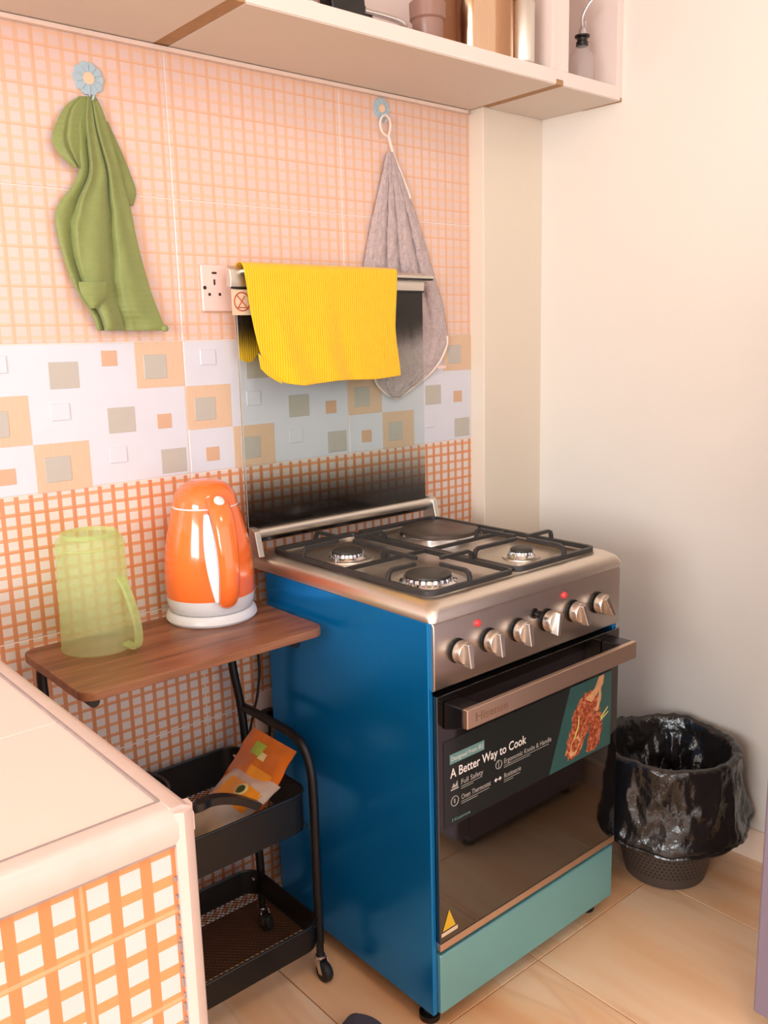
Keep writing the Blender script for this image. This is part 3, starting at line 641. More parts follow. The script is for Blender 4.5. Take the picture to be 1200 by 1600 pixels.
def tray(y0, y1, z0, z1, x0, x1):
    o_ = rrect(x0, x1, y0, y1, 0.04, z0); n = len(o_)
    i_ = rrect(x0 + 0.003, x1 - 0.003, y0 + 0.003, y1 - 0.003, 0.037, z0)
    H = z1 - z0; m = MB(); vs = o_ + [(a, b, z1) for a, b, c in o_] + [(a, b, z1) for a, b, c in i_] + i_; fs = []
    for r in range(3):
        for k in range(n): fs.append((r * n + k, r * n + (k + 1) % n, (r + 1) * n + (k + 1) % n, (r + 1) * n + k))
    for k in range(n): fs.append((3 * n + k, 3 * n + (k + 1) % n, (k + 1) % n, k))
    m.add(vs, fs); t = m.obj('tray', 'black_metal', tl)
    lip = rrect(x0 - 0.001, x1 + 0.001, y0 - 0.001, y1 + 0.001, 0.041, z1); MB().tube(lip + [lip[0], lip[1]], 0.0028, 6, cap=False).obj('tray_rim', 'black_metal', t, off=tl.location)
    wm = MB(); p = 0.0125
    span = (x1 - x0) + (y1 - y0); k = p
    while k < span:      # two families of diagonal wires clipped to the tray
        for fl_ in (0, 1):
            a = (x0 + min(k, x1 - x0), y0 + max(0, k - (x1 - x0))); b = (x0 + max(0, k - (y1 - y0)), y0 + min(k, y1 - y0))
            if fl_: a = (a[0], y0 + y1 - a[1]); b = (b[0], y0 + y1 - b[1])
            wm.tube([(a[0], a[1], z0 + 0.004 + fl_ * 0.0006), (b[0], b[1], z0 + 0.004 + fl_ * 0.0006)], 0.0008, 4, cap=False)
        k += p
    wm.obj('wire_mesh', 'black_metal', t, off=tl.location, kind='stuff')
    for y in (y0 + 0.018, y1 - 0.018):
        for sx in ((x1 - 0.004, -1),):
            MB().lathe([(0.006, -0.002), (0.006, 0.002), (0.003, 0.004)], (x1 - 0.012, y, z1 - 0.016), 12).obj('bolt', 'chrome', t, off=tl.location)
    return t
tray(-0.345, -0.045, 0.368, 0.452, HXL + 0.012, HXR - 0.012)
tray(-0.358, -0.085, 0.092, 0.150, HXL + 0.008, HXR - 0.004)
csrc = None
for x in (HXR, HXL):
    for y in (-0.340, -0.108):
        if csrc is None:
            o = MB().tube([(0, 0, 0.052), (0, 0, 0.092)], 0.0085, 12).obj('caster', 'black_metal', tl, off=(0, 0, 0)); o.location = Vector((x, y, 0)) - Vector(tl.location)
            f_ = MB(); f_.lathe([(0.011, 0.048), (0.012, 0.051), (0.011, 0.056)], (0, 0, 0), 16)
            for s in (-1, 1): f_.prism([(s * 0.0105 - 0.001, 0.008, 0.050), (s * 0.0105 - 0.001, -0.010, 0.050), (s * 0.0105 - 0.001, -0.020, 0.020), (s * 0.0105 - 0.001, -0.008, 0.018)], (0.002, 0, 0))
            fk = f_.obj('fork', 'chrome', o, off=(0, 0, 0))
            wv = [(x_, -0.014 + r * math.sin(2 * PI * k / 24), 0.0225 + r * math.cos(2 * PI * k / 24)) for x_, r in ((-0.009, 0.010), (-0.009, 0.020), (-0.006, 0.0225), (0.006, 0.0225), (0.009, 0.020), (0.009, 0.010)) for k in range(24)]
            wfc = [(i * 24 + k, i * 24 + (k + 1) % 24, (i + 1) * 24 + (k + 1) % 24, (i + 1) * 24 + k) for i in range(5) for k in range(24)] + [tuple(range(24)), tuple(range(120, 144))]
            wh = MB().add(wv, wfc).obj('wheel', 'rubber', o, off=(0, 0, 0)); csrc = (o, fk, wh)
        else:
            o = put(csrc[0], 'caster', tl, Vector((x, y, 0)) - Vector(tl.location)); put(csrc[1], 'fork', o, (0, 0, 0)); put(csrc[2], 'wheel', o, (0, 0, 0))

# ================================================================== KETTLE
KX, KYc = 0.093, -0.112
kt = thing('electric_kettle', 'orange plastic electric kettle on a white base', 'kettle', (KX, KYc, TT))
kc = (KX, KYc, TT)
MB().lathe([(0.094, 0.001), (0.097, 0.006), (0.095, 0.016), (0.090, 0.022), (0.06, 0.023)], kc, 56).obj('power_base', 'kettle_white', kt)
MB().lathe([(0.084, 0.0225), (0.088, 0.026), (0.092, 0.040), (0.0935, 0.055)], kc, 56).obj('lower_band', 'kettle_white', kt)
hd = Vector((-0.16, -0.987, 0)).normalized(); hs = Vector((0, 0, 1)).cross(hd)       # handle direction and sideways
prof = [(0.0935, 0.055), (0.0945, 0.068), (0.0945, 0.10), (0.0925, 0.13), (0.089, 0.16), (0.083, 0.19), (0.0755, 0.22), (0.069, 0.243)]
body = MB().lathe(prof, kc, 56, cap0=False, cap1=False).obj('kettle_body', 'kettle_orange', kt)
MB().lathe([(0.0685, 0.2425), (0.0692, 0.2445), (0.0680, 0.2465)], kc, 56, cap0=False, cap1=False).obj('lid_seam', 'kettle_white', kt)
MB().lathe([(0.0683, 0.2455), (0.0665, 0.256), (0.061, 0.272), (0.050, 0.286), (0.034, 0.295), (0.015, 0.2985), (0.003, 0.299)], kc, 56, cap0=False).obj('kettle_lid', 'kettle_orange', kt)
# broad strap handle that leaves the lid and drops to the band
path = [(0.060, 0.262), (0.080, 0.250), (0.100, 0.222), (0.112, 0.185), (0.118, 0.145), (0.117, 0.105), (0.109, 0.072), (0.098, 0.052), (0.088, 0.048)]
wid = [0.022, 0.024, 0.024, 0.023, 0.022, 0.021, 0.021, 0.019, 0.012]; thk = [0.013, 0.014, 0.014, 0.013, 0.013, 0.013, 0.013, 0.012, 0.008]
pp = smoothpath([(a, 0, b) for a, b in path], 4); hv = []; hf = []; nn = 16
for i, p in enumerate(pp):
    t = (pp[min(i + 1, len(pp) - 1)] - pp[max(i - 1, 0)]).normalized(); nrm = Vector((t.z, 0, -t.x)); s_ = i / 4; a0 = min(int(s_), len(wid) - 2); fr = s_ - a0
    wd = wid[a0] * (1 - fr) + wid[a0 + 1] * fr; th = thk[a0] * (1 - fr) + thk[a0 + 1] * fr
    for k in range(nn):
        a = 2 * PI * k / nn; q = p + nrm * math.sin(a) * th; side = math.cos(a) * wd
        hv.append(Vector(kc) + hd * q.x + hs * side + Vector((0, 0, q.z)))
for i in range(len(pp) - 1):
    for k in range(nn): hf.append((i * nn + k, i * nn + (k + 1) % nn, (i + 1) * nn + (k + 1) % nn, (i + 1) * nn + k))
hf += [tuple(range(nn - 1, -1, -1)), tuple((len(pp) - 1) * nn + k for k in range(nn))]
kh = MB().add(hv, hf).obj('kettle_handle', 'kettle_orange', kt)
# white inner face of the handle: water gauge strip beside it
st_ = MB(); sv = []; sf = []
for i in range(17):
    t = i / 16; z = 0.238 - 0.182 * t; wdt = 0.002 + 0.0115 * math.sin(PI * min(1, t * 0.85 + 0.1)); r_ = interp([(0.055, 0.0935), (0.10, 0.0945), (0.16, 0.089), (0.22, 0.0755), (0.243, 0.069)], z)
    for k, (e, d) in enumerate(((-1, -0.002), (-1, 0.014), (1, 0.014), (1, -0.002))):
        ang = math.atan2(hd.y, hd.x) - 0.33 + (0.10 * t) + e * wdt / r_ * 0.9
        rr = r_ + d; sv.append((KX + rr * math.cos(ang), KYc + rr * math.sin(ang), TT + z))
for i in range(16):
    for k in range(4): sf.append((i * 4 + k, i * 4 + (k + 1) % 4, (i + 1) * 4 + (k + 1) % 4, (i + 1) * 4 + k))
sf += [(0, 1, 2, 3), (67, 66, 65, 64)]
MB().add(sv, sf).obj('water_gauge', 'kettle_window', kt, bevel=0.003)
bp = Vector(kc) + hd * 0.083 + Vector((0, 0, 0.262)); bn = (hd * 0.75 + Vector((0, 0, 0.66))).normalized(); bt = bn.cross(hs)
bv = []; bf = []
for j, (r_, d_) in enumerate(((1.0, -0.004), (1.0, 0.002), (0.8, 0.0042), (0.1, 0.005))):
    for k in range(20): a = 2 * PI * k / 20; bv.append(bp + hs * (0.011 * r_ * math.cos(a)) + bt * (0.0125 * r_ * math.sin(a)) + bn * d_)
for j in range(3):
    for k in range(20): bf.append((j * 20 + k, j * 20 + (k + 1) % 20, (j + 1) * 20 + (k + 1) % 20, (j + 1) * 20 + k))
bf.append(tuple(60 + k for k in range(20)))
MB().add(bv, bf).obj('lid_button', 'kettle_white', kt)
cpts = [(KX + 0.04, -0.026, TT + 0.008), (0.185, -0.022, TT + 0.006), (0.232, -0.028, 0.775)] + [tuple(at(a, b, y=-0.032)) for a, b in ((404, 1030), (403, 1080), (396, 1115), (388, 1160))] + [(0.20, -0.035, 0.36), (0.235, -0.03, 0.36), (0.262, -0.04, 0.42), (0.275, -0.035, 0.478)]
MB().tube(smoothpath(cpts, 6), 0.0032, 8).obj('power_cord', 'rubber', kt)

# ================================================================== JUG (upside down)
jg = thing('plastic_jug', 'translucent lime-green plastic jug standing upside down on the table top', 'jug', (-0.168, -0.125, TT))
jc = (-0.168, -0.125, TT); JR = 0.069
pr = [(JR, 0.0), (JR + 0.0012, 0.003), (JR, 0.006), (0.0665, 0.08), (0.0645, 0.16), (0.0635, 0.198), (0.0632, 0.207), (0.062, 0.214), (0.0585, 0.219), (0.0535, 0.2215), (0.0535, 0.2285), (0.050, 0.230), (0.049, 0.222), (0.044, 0.2205), (0.004, 0.2205)]
inn = [(r - 0.0022, z) for r, z in pr[:8]]
MB().lathe(pr, jc, 64, cap0=False, cap1=True).obj('jug_body', 'jug_plastic', jg)
MB().lathe([(0.0642, 0.2005), (0.0652, 0.2025), (0.0640, 0.2045)], jc, 64, cap0=False, cap1=False).obj('base_ring', 'jug_plastic', jg)
jd = Vector((0.42, -0.91, 0)).normalized(); js = Vector((0, 0, 1)).cross(jd)
jp = smoothpath([(0.0655, 0, 0.146), (0.074, 0, 0.135), (0.088, 0, 0.105), (0.099, 0, 0.065), (0.102, 0, 0.030), (0.095, 0, 0.010), (0.068, 0, 0.014)], 5); jv = []; jf = []
for i, p in enumerate(jp):
    t = (jp[min(i + 1, len(jp) - 1)] - jp[max(i - 1, 0)]).normalized(); nrm = Vector((t.z, 0, -t.x))
    for a, b in ((-1, -1), (1, -1), (1, 1), (-1, 1)):
        q = p + nrm * b * 0.0035; jv.append(Vector(jc) + jd * q.x + js * a * 0.009 + Vector((0, 0, q.z)))
for i in range(len(jp) - 1):
    for k in range(4): jf.append((i * 4 + k, i * 4 + (k + 1) % 4, (i + 1) * 4 + (k + 1) % 4, (i + 1) * 4 + k))
jf += [(3, 2, 1, 0), tuple((len(jp) - 1) * 4 + k for k in range(4))]
MB().add(jv, jf).obj('jug_handle', 'jug_plastic', jg, bevel=0.0015)

# ================================================================== WALL SOCKETS
def socket(x0, z0, w_, h_, label, holes=True):
    s = thing('wall_socket', label, 'socket', (x0 + w_ / 2, 0, z0), 'cream wall sockets')
    MB().prism([(x0 + 0.001, -0.004, z0), (x0 + w_, -0.004, z0), (x0 + w_, -0.004, z0 + h_), (x0 + 0.001, -0.004, z0 + h_)], (0, -0.009, 0)).obj('face_plate', 'socket_plastic', s, bevel=0.004, seg=3)
    if holes:
        u = w_ / 100
        def hole(px, pz, a, b):
            c = at(px, pz, y=-0.013); MB().box(c.x - a, c.x + a, -0.0134, -0.012, c.z - b, c.z + b).obj('pin_hole', 'socket_hole', s, smooth=False)
        hole(334.5, 426.5, 0.006, 0.0022); hole(335, 441, 0.0022, 0.006); hole(327.5, 460, 0.003, 0.003); hole(343.5, 460, 0.003, 0.003)
        c = at(320, 449.5, y=-0.013)
        MB().prism([(c.x + 0.0042 * math.cos(k * PI / 8), -0.0134, c.z + 0.0042 * math.sin(k * PI / 8)) for k in range(16)], (0, 0.0014, 0)).obj('pin_hole', 'socket_hole', s, smooth=False)
    return s
socket(0.173, 1.446, 0.100, 0.100, 'cream wall socket beside the open glass lid')
s2 = socket(0.247, 0.434, 0.110, 0.110, 'cream wall socket low behind the trolley, half hidden by the cooker', False)
MB().box(0.262, 0.292, -0.036, -0.0125, 0.470, 0.500).obj('plug', 'black_plastic', s2, bevel=0.004)

# ================================================================== FLOWER HOOKS
def hook(x, z, r, label):
    h = thing('flower_hook', label, 'hook', (x, -0.004, z), 'pale blue flower hooks')
    poly = []
    for k in range(80):
        a = 2 * PI * k / 80; rr = r * (0.9 + 0.1 * abs(math.cos(a * 5))); poly.append((x + rr * math.cos(a), -0.004, z + rr * math.sin(a)))
    MB().prism(poly, (0, -0.004, 0)).obj('flower', 'hook_blue', h, bevel=0.001)
    for k in range(10):
        a = 2 * PI * (k + 0.5) / 10
        MB().tube([(x + r * 0.42 * math.cos(a), -0.0085, z + r * 0.42 * math.sin(a)), (x + r * 0.8 * math.cos(a), -0.0085, z + r * 0.8 * math.sin(a))], 0.0012, 5).obj('petal_rib', 'hook_blue', h)
    MB().prism([(x + r * 0.36 * math.cos(k * PI / 10), -0.008, z + r * 0.36 * math.sin(k * PI / 10)) for k in range(20)], (0, -0.0015, 0)).obj('flower_centre', 'hook_centre', h)
    MB().tube(smoothpath([(x, -0.006, z - r * 0.7), (x, -0.010, z - r * 1.15), (x, -0.020, z - r * 1.3), (x, -0.026, z - r * 1.1)], 4), 0.0022, 8).obj('peg', 'hook_blue', h)
hook(-0.041, 1.884, 0.031, 'pale blue flower hook holding the green cloth')
hook(0.705, 1.933, 0.026, 'pale blue flower hook holding the mauve towel')

# ================================================================== GREEN CLOTH
def patch(mb, rows, nu, depth, y0=-0.012, sub=3):
    """rows: (py, left px, right px) in the photograph, laid on the wall; depth(s,t) swells it into the room"""
    tab_l = [(r[0], r[1]) for r in rows]; tab_r = [(r[0], r[2]) for r in rows]; a, b = rows[0][0], rows[-1][0]; nv = (len(rows) - 1) * sub
    def fn(s, t):
        # smoothstep-free linear outline, softened by averaging
        py = a + (b - a) * t; e = (b - a) / nv
        L = sum(interp(tab_l, min(b, max(a, py + q * e))) for q in (-1, 0, 1)) / 3; R = sum(interp(tab_r, min(b, max(a, py + q * e))) for q in (-1, 0, 1)) / 3
        d = depth(s, t); return tuple(at(L + (R - L) * s, py, y=y0 - d))
    mb.grid(fn, nu, nv)
def bumpf(x, c, w_): return math.exp(-((x - c) / w_) ** 2)
gc = MB()
rows = [(150, 131, 148), (165, 124, 157), (185, 119, 165), (210, 120, 172), (235, 122, 179), (258, 124, 186), (275, 122, 190), (292, 112, 194), (308, 98, 199), (320, 90, 202), (332, 85, 206), (350, 86, 209), (375, 91, 214), (400, 98, 220), (425, 106, 227), (450, 117, 234), (470, 128, 241), (490, 143, 249), (505, 149, 255), (517, 152, 259)]
def gd(s, t):
    py = 150 + 367 * t
    v1 = interp([(150, .33), (200, .30), (290, .24), (330, .26), (350, .20), (400, .13), (517, .10)], py); v2 = interp([(150, .62), (200, .60), (260, .66), (330, .72), (400, .64), (480, .45), (517, .40)], py)
    a = interp([(150, .35), (190, .6), (260, .9), (517, 1.15)], py)
    if s < v1: u = s / v1; d = 0.011 + 0.007 * math.sin(PI * u ** 0.7) - 0.006 * u ** 6
    elif s < v2: u = (s - v1) / (v2 - v1); d = 0.006 + 0.024 * min(1, u / 0.16) ** 0.7 * (1 - 0.55 * u ** 2) * (1 if u < 0.93 else max(0.25, (1 - u) / 0.07)) + 0.003 * math.sin(u * 7 + t * 5)
    else: u = (s - v2) / (1 - v2); d = 0.007 + 0.018 * min(1, u / 0.22) ** 0.8 * (1 - 0.6 * u ** 1.5) + 0.003 * math.sin(u * 9 - t * 4) * (1 - u)
    w = 0.0025 * noise.noise(Vector((s * 3, t * 9, 4.0))) + 0.0012 * math.sin(60 * t + 6 * s) * max(0, t - 0.5)
    return d * a + w + 0.006 * bumpf(t, 0.97, 0.04) * math.sin(s * 8)
patch(gc, rows, 72, gd, -0.008)
# lobe of cloth to the upper left
patch(gc, [(150, 126, 137), (158, 110, 138), (170, 98, 138), (190, 88, 137), (210, 81, 136), (222, 81, 134), (235, 88, 133), (245, 95, 132), (252, 104, 131), (262, 116, 129)], 20, lambda s, t: 0.010 + 0.016 * (1 - abs(s - 0.35) * 1.4) * (0.3 + 0.7 * t) - 0.009 * bumpf(s, 0.30 + 0.2 * t, 0.05) * (0.3 + t), -0.006)
# darker tail behind on the right
patch(gc, [(190, 160, 168), (215, 162, 180), (250, 170, 196), (280, 180, 207), (300, 188, 215), (310, 192, 212), (322, 196, 208)], 12, lambda s, t: 0.004 + 0.004 * math.sin(PI * s), -0.006)
# rolled hem at the bottom left and the knot at the bottom right
patch(gc, [(440, 122, 168), (452, 124, 166), (462, 128, 168), (474, 136, 160), (482, 142, 152)], 16, lambda s, t: 0.028 + 0.008 * math.sin(PI * s) + 0.004 * math.sin(PI * t), -0.012)
g_ = gc.obj('green_cloth', 'cloth_green', off=(-0.05, -0.02, 1.40), sub=1, solid=0.0016)
tag(g_, 'crumpled olive-green cloth hanging from a flower hook', 'cloth')
kn = MB().lathe([(0.003, -0.007), (0.007, -0.005), (0.0085, 0.0), (0.006, 0.006), (0.002, 0.008)], tuple(at(257, 513, y=-0.03)), 12).obj('corner_knot', 'cloth_green', g_)

# ================================================================== MAUVE TOWEL
gt = thing('grey_towel', 'fluffy mauve-grey towel hanging by a loop behind the glass lid', 'towel', (0.75, -0.02, 1.23))
rows = [(238, 606, 613), (250, 602, 618), (265, 599, 624), (285, 595, 632), (310, 589, 641), (340, 582, 651), (375, 575, 662), (410, 569, 672), (440, 566, 681), (470, 567, 690), (500, 570, 696), (525, 573, 699), (540, 576, 698), (560, 580, 690), (580, 583, 676), (600, 589, 652), (614, 602, 634), (621, 614, 624)]
def td(s, t):
    k = min(1, t * 2.2)
    cols = 0.0
    for c, d in ((0.33, 0.010), (0.53, 0.009), (0.80, 0.009)): cols -= d * bumpf(s, c, 0.030)
    fl_ = 0.6 * noise.noise(Vector((s * 12, t * 24, 0.3))) + 0.4 * noise.noise(Vector((s * 22, t * 44, 2.3)))
    cols *= 1 - max(0, min(1, (t - 0.62) / 0.25))
    edge = min(1, min(s, 1 - s) * 9)
    return 0.006 + k * cols * 1.3 + 0.008 * edge + 0.009 * fl_ * (0.4 + 0.6 * k)
tm = MB(); patch(tm, rows, 70, td, -0.006, 6); tm.obj('towel_body', 'towel_mauve', gt, solid=0.003)
edge = [tuple(at(rows[i][2], rows[i][0], y=-0.013)) for i in (1, 2, 3, 4)]
MB().tube(smoothpath([tuple(at(607, 212, y=-0.018)), tuple(at(612, 232, y=-0.016))] + edge, 4), 0.0038, 8).obj('edge_binding', 'towel_seam', gt)
bot = [tuple(at(r[2], r[0], y=-0.014)) for r in rows[11:]] + [tuple(at(r[1], r[0], y=-0.014)) for r in reversed(rows[14:])]
MB().tube(smoothpath(bot, 3), 0.003, 8).obj('bottom_binding', 'towel_seam', gt)
MB().tube(smoothpath([tuple(at(*q, y=-0.018)) for q in ((607, 214), (598, 207), (594, 195), (596, 184), (602, 180), (608, 186), (610, 198), (607, 214))], 4), 0.0028, 8).obj('hanging_loop', 'towel_seam', gt)
MB().box(0, 0.03, -0.001, 0.001, -0.004, 0.004).obj('care_tag', 'socket_plastic', gt, off=(0, 0, 0)).location = at(684, 574, y=-0.024) - Vector(gt.location)

# ================================================================== YELLOW CLOTH
yc = MB()
rows = [(424, 381, 621), (440, 384, 621), (460, 387, 620), (485, 391, 619), (510, 396, 618), (535, 402, 620), (555, 408, 623), (570, 417, 625), (580, 425, 626), (590, 434, 627)]
tabL = [(r[0], r[1]) for r in rows]; tabR = [(r[0], r[2]) for r in rows]
def yfront(s, t):
    py = 421 + (590 - 421) * t
    bot_ = interp([(0, 2), (0.06, 9), (0.12, 11), (0.22, 13), (0.35, 9), (0.5, 5), (0.58, 4), (0.8, 3), (1, -3)], s) * t ** 3
    L = interp(tabL, py); R = interp(tabR, py)
    dep = 0.006 * math.sin(PI * s) * t + 0.007 * bumpf(s, 0.52 - 0.02 * t, 0.10) * t - 0.006 * bumpf(s, 0.60, 0.06) * t + 0.006 * bumpf(s, 0.12 + 0.14 * t, 0.07) * t + 0.010 * bumpf(s, 0.16, 0.08) * t ** 4
    return tuple(at(L + (R - L) * s, py + bot_, y=LY - 0.026 - dep))
front = [[yfront(i / 48, j / 30) for i in range(49)] for j in range(31)]
topr = []
for q, (dy, dz) in enumerate(((0.016, 0.004), (0.010, 0.004), (0.002, 0.002), (-0.004, -0.010))):
    yy = [LY + 0.017, LY + 0.012, LY - 0.004, LY - 0.020][q]; zz = [1.528, 1.546, 1.5515, 1.546][q]
    topr.append([(front[0][i][0] + 0.0, yy, zz) for i in range(49)])
back = []
for j in range(22, 0, -1):
    t = j / 22; row = []
    for i in range(49):
        s = i / 48; zb_ = interp([(0, 1.345), (0.03, 1.335), (0.10, 1.333), (0.14, 1.355), (0.3, 1.40), (1, 1.42)], s)
        row.append((front[0][i][0] + 0.006 * t * (1 - s) - 0.004 * t, LY + 0.017 + 0.004 * math.sin(14 * s) * t, 1.528 + (zb_ - 1.528) * t))
    back.append(row)
allr = back + topr + front
yc.add([p for r in allr for p in r], [(j * 49 + i, j * 49 + i + 1, (j + 1) * 49 + i + 1, (j + 1) * 49 + i) for j in range(len(allr) - 1) for i in range(48)])
y_ = yc.obj('yellow_cloth', 'cloth_yellow', off=(0.45, LY, 1.30), solid=0.002, sub=1)
tag(y_, 'bright yellow ribbed cleaning cloth draped over the glass lid', 'cloth')
fp = [at(a, b, y=LY - 0.029) for a, b in ((404, 552), (414, 560), (424, 570), (436, 585), (442, 600), (430, 594), (418, 586), (408, 576))]
MB().prism([tuple(p) for p in fp], (0, 0.003, 0)).obj('turned_corner', 'cloth_yellow', y_, bevel=0.001)

# ================================================================== WALL CABINETS
ZS = 1.970; YF = -0.305; TH = 0.034; CTOP = 2.45
def cabinet(x0, x1, label, wall_y=-0.006, skew=0.0):
    c = thing('wall_cabinet', label, 'cabinet', ((x0 + x1) / 2, -0.15, ZS), 'white wall cabinets')
    b = MB().box(x0, x1, YF, wall_y, ZS + 0.002, ZS + TH).obj('bottom_panel', 'cabinet_white', c, bevel=0.001)
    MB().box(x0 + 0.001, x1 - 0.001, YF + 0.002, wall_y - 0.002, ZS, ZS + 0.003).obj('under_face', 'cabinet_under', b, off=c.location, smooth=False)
    MB().box(x0, x0 + 0.018, YF, wall_y, ZS + TH, CTOP).obj('side_panel', 'cabinet_white', c, bevel=0.001)
    MB().box(x1 - 0.018, x1, YF, wall_y, ZS + TH, CTOP).obj('side_panel', 'cabinet_white', c, bevel=0.001)
    MB().box(x0 + 0.018, x1 - 0.018, YF, wall_y, CTOP - 0.018, CTOP).obj('top_panel', 'cabinet_white', c, bevel=0.001)
    MB().box(x0 + 0.018, x1 - 0.018, wall_y - 0.006, wall_y, ZS + TH, CTOP - 0.018).obj('back_panel', 'cabinet_white', c, smooth=False)
    return c
c1 = cabinet(-0.90, 0.098, 'white wall cabinet underside at the top left corner')
c2 = cabinet(0.132, 1.006, 'long white open wall cabinet holding the steel pot')
c3 = cabinet(1.034, 1.268, 'narrow white open wall cabinet holding the glass oil bottle', -0.056)
for c, x0, x1 in ((c1, 0.0985, 0.1315), (c2, 1.0065, 1.0335)):
    MB().box(x0, x1, YF + 0.001, -0.058 if x0 > 1 else -0.008, ZS + 0.001, ZS + 0.012).obj('raw_edge_strip', 'chipboard', c, smooth=False)
    MB().box(x0, x1, YF + 0.001, -0.058 if x0 > 1 else -0.008, ZS + 0.013, CTOP).obj('filler_panel', 'cabinet_white', c, smooth=False)
MB().box(1.2685, 1.276, YF, -0.056, ZS - 0.001, ZS + 0.008).obj('raw_edge_strip', 'chipboard', c3, smooth=False)
MB().box(1.2685, 1.274, YF, -0.056, ZS + 0.009, CTOP).obj('filler_panel', 'cabinet_white', c3, smooth=False)
MB().bar([(-0.3, -0.012, ZS - 0.006), (1.0, -0.012, ZS - 0.006)], 0.010, 0.008).obj('caulk_line', 'grout', c2, smooth=False)
SZ = ZS + TH
# things on the shelf
X = at(744, 40, y=-0.190).x
pc = (X, -0.190, SZ)
pt = thing('cooking_pot', 'shiny stainless steel pot on the shelf edge', 'pot', pc)
MB().lathe([(0.080, 0.0), (0.088, 0.004), (0.091, 0.014), (0.091, 0.155), (0.095, 0.160), (0.093, 0.164), (0.087, 0.160), (0.087, 0.02), (0.075, 0.012), (0.003, 0.012)], pc, 56, cap1=True).obj('pot_body', 'pot_steel', pt)
for s in (-1, 1):
    a = math.radians(-110) if s > 0 else math.radians(70); d = Vector((math.cos(a), math.sin(a), 0)); e = Vector((-d.y, d.x, 0)); b0 = Vector(pc)
    MB().tube(smoothpath([b0 + d * 0.090 + e * 0.035 + Vector((0, 0, 0.135)), b0 + d * 0.100 + e * 0.03 + Vector((0, 0, 0.137)), b0 + d * 0.100 - e * 0.03 + Vector((0, 0, 0.137)), b0 + d * 0.090 - e * 0.035 + Vector((0, 0, 0.135))], 5), 0.004, 8).obj('pot_handle', 'chrome', pt)
X = at(818, 60, y=-0.274).x
cn = thing('steel_canister', 'slim pale steel canister right of the pot on the shelf', 'canister', (X, -0.274, SZ))
MB().lathe([(0.020, 0), (0.0245, 0.004), (0.026, 0.010), (0.026, 0.15), (0.022, 0.156), (0.003, 0.157)], (X, -0.274, SZ), 36).obj('canister_body', 'rail_steel', cn)
MB().lathe([(0.0265, 0.138), (0.0275, 0.140), (0.0275, 0.160), (0.024, 0.164), (0.003, 0.165)], (X, -0.274, SZ), 36, cap0=False).obj('canister_lid', 'chrome', cn)
X = at(668, 30, y=-0.25).x
cu_ = thing('brown_cup', 'matte brown cup on the shelf left of the pot', 'cup', (X, -0.25, SZ))
MB().lathe([(0.030, 0), (0.032, 0.003), (0.034, 0.045), (0.036, 0.085), (0.0335, 0.085), (0.030, 0.006), (0.003, 0.005)], (X, -0.25, SZ), 36).obj('cup_body', 'cup_brown', cu_)
MB().lathe([(0.034, 0.046), (0.039, 0.050), (0.040, 0.082), (0.037, 0.084)], (X, -0.25, SZ), 36, cap0=False, cap1=False).obj('cup_rim', 'cup_brown', cu_)
bk = thing('black_grater', 'black handled kitchen tool lying on the shelf', 'kitchen tool', (0.42, -0.25, SZ))
MB().prism([(0.345, -0.285, SZ), (0.450, -0.285, SZ), (0.446, -0.285, SZ + 0.016), (0.428, -0.285, SZ + 0.028), (0.424, -0.285, SZ + 0.075), (0.338, -0.285, SZ + 0.08)], (0, 0.05, 0)).obj('tool_body', 'black_plastic', bk, bevel=0.004)
MB().tube(smoothpath([(0.425, -0.284, SZ + 0.018), (0.47, -0.290, SZ + 0.016), (0.515, -0.292, SZ + 0.013), (0.534, -0.282, SZ + 0.010), (0.520, -0.268, SZ + 0.010), (0.44, -0.262, SZ + 0.014)], 5), 0.0055, 10).obj('steel_loop', 'chrome', bk)
gl_ = thing('steel_tumbler', 'steel tumbler at the left end of the shelf', 'tumbler', (0.305, -0.26, SZ))
MB().lathe([(0.022, 0), (0.024, 0.003), (0.028, 0.095), (0.0265, 0.095), (0.022, 0.006), (0.003, 0.005)], (0.305, -0.255, SZ), 32).obj('tumbler_body', 'chrome', gl_)
MB().lathe([(0.0243, 0.012), (0.0252, 0.013), (0.0252, 0.018), (0.0245, 0.019)], (0.305, -0.255, SZ), 32, cap0=False, cap1=False).obj('tumbler_band', 'cup_brown', gl_)
ob = thing('oil_bottle', 'clear glass oil bottle with steel pourer in the narrow cabinet', 'bottle', (at(909, 100, y=-0.262).x, -0.262, SZ))
oc = (at(909, 100, y=-0.262).x, -0.262, SZ)
MB().lathe([(0.028, 0), (0.0305, 0.004), (0.0305, 0.058), (0.027, 0.072), (0.014, 0.084), (0.0125, 0.10), (0.0125, 0.104)], oc, 32).obj('bottle_body', 'bottle_glass', ob)
MB().lathe([(0.0125, 0.088), (0.0155, 0.09), (0.0155, 0.098), (0.013, 0.100), (0.013, 0.108), (0.019, 0.110), (0.019, 0.114), (0.012, 0.116)], oc, 24).obj('stopper', 'black_plastic', ob)
MB().lathe([(0.011, 0.116), (0.0095, 0.126), (0.006, 0.132), (0.004, 0.134)], oc, 20).obj('collar', 'chrome', ob)
MB().tube(smoothpath([(oc[0], oc[1], SZ + 0.13), (oc[0] - 0.002, oc[1], SZ + 0.155), (oc[0] + 0.004, oc[1] - 0.01, SZ + 0.18), (oc[0] + 0.012, oc[1] - 0.02, SZ + 0.195)], 5), 0.0036, 8).obj('pourer', 'chrome', ob)
MB().tube(smoothpath([(oc[0] + 0.006, oc[1], SZ + 0.128), (oc[0] + 0.012, oc[1], SZ + 0.14), (oc[0] + 0.012, oc[1], SZ + 0.15)], 4), 0.002, 8).obj('air_pipe', 'chrome', ob)

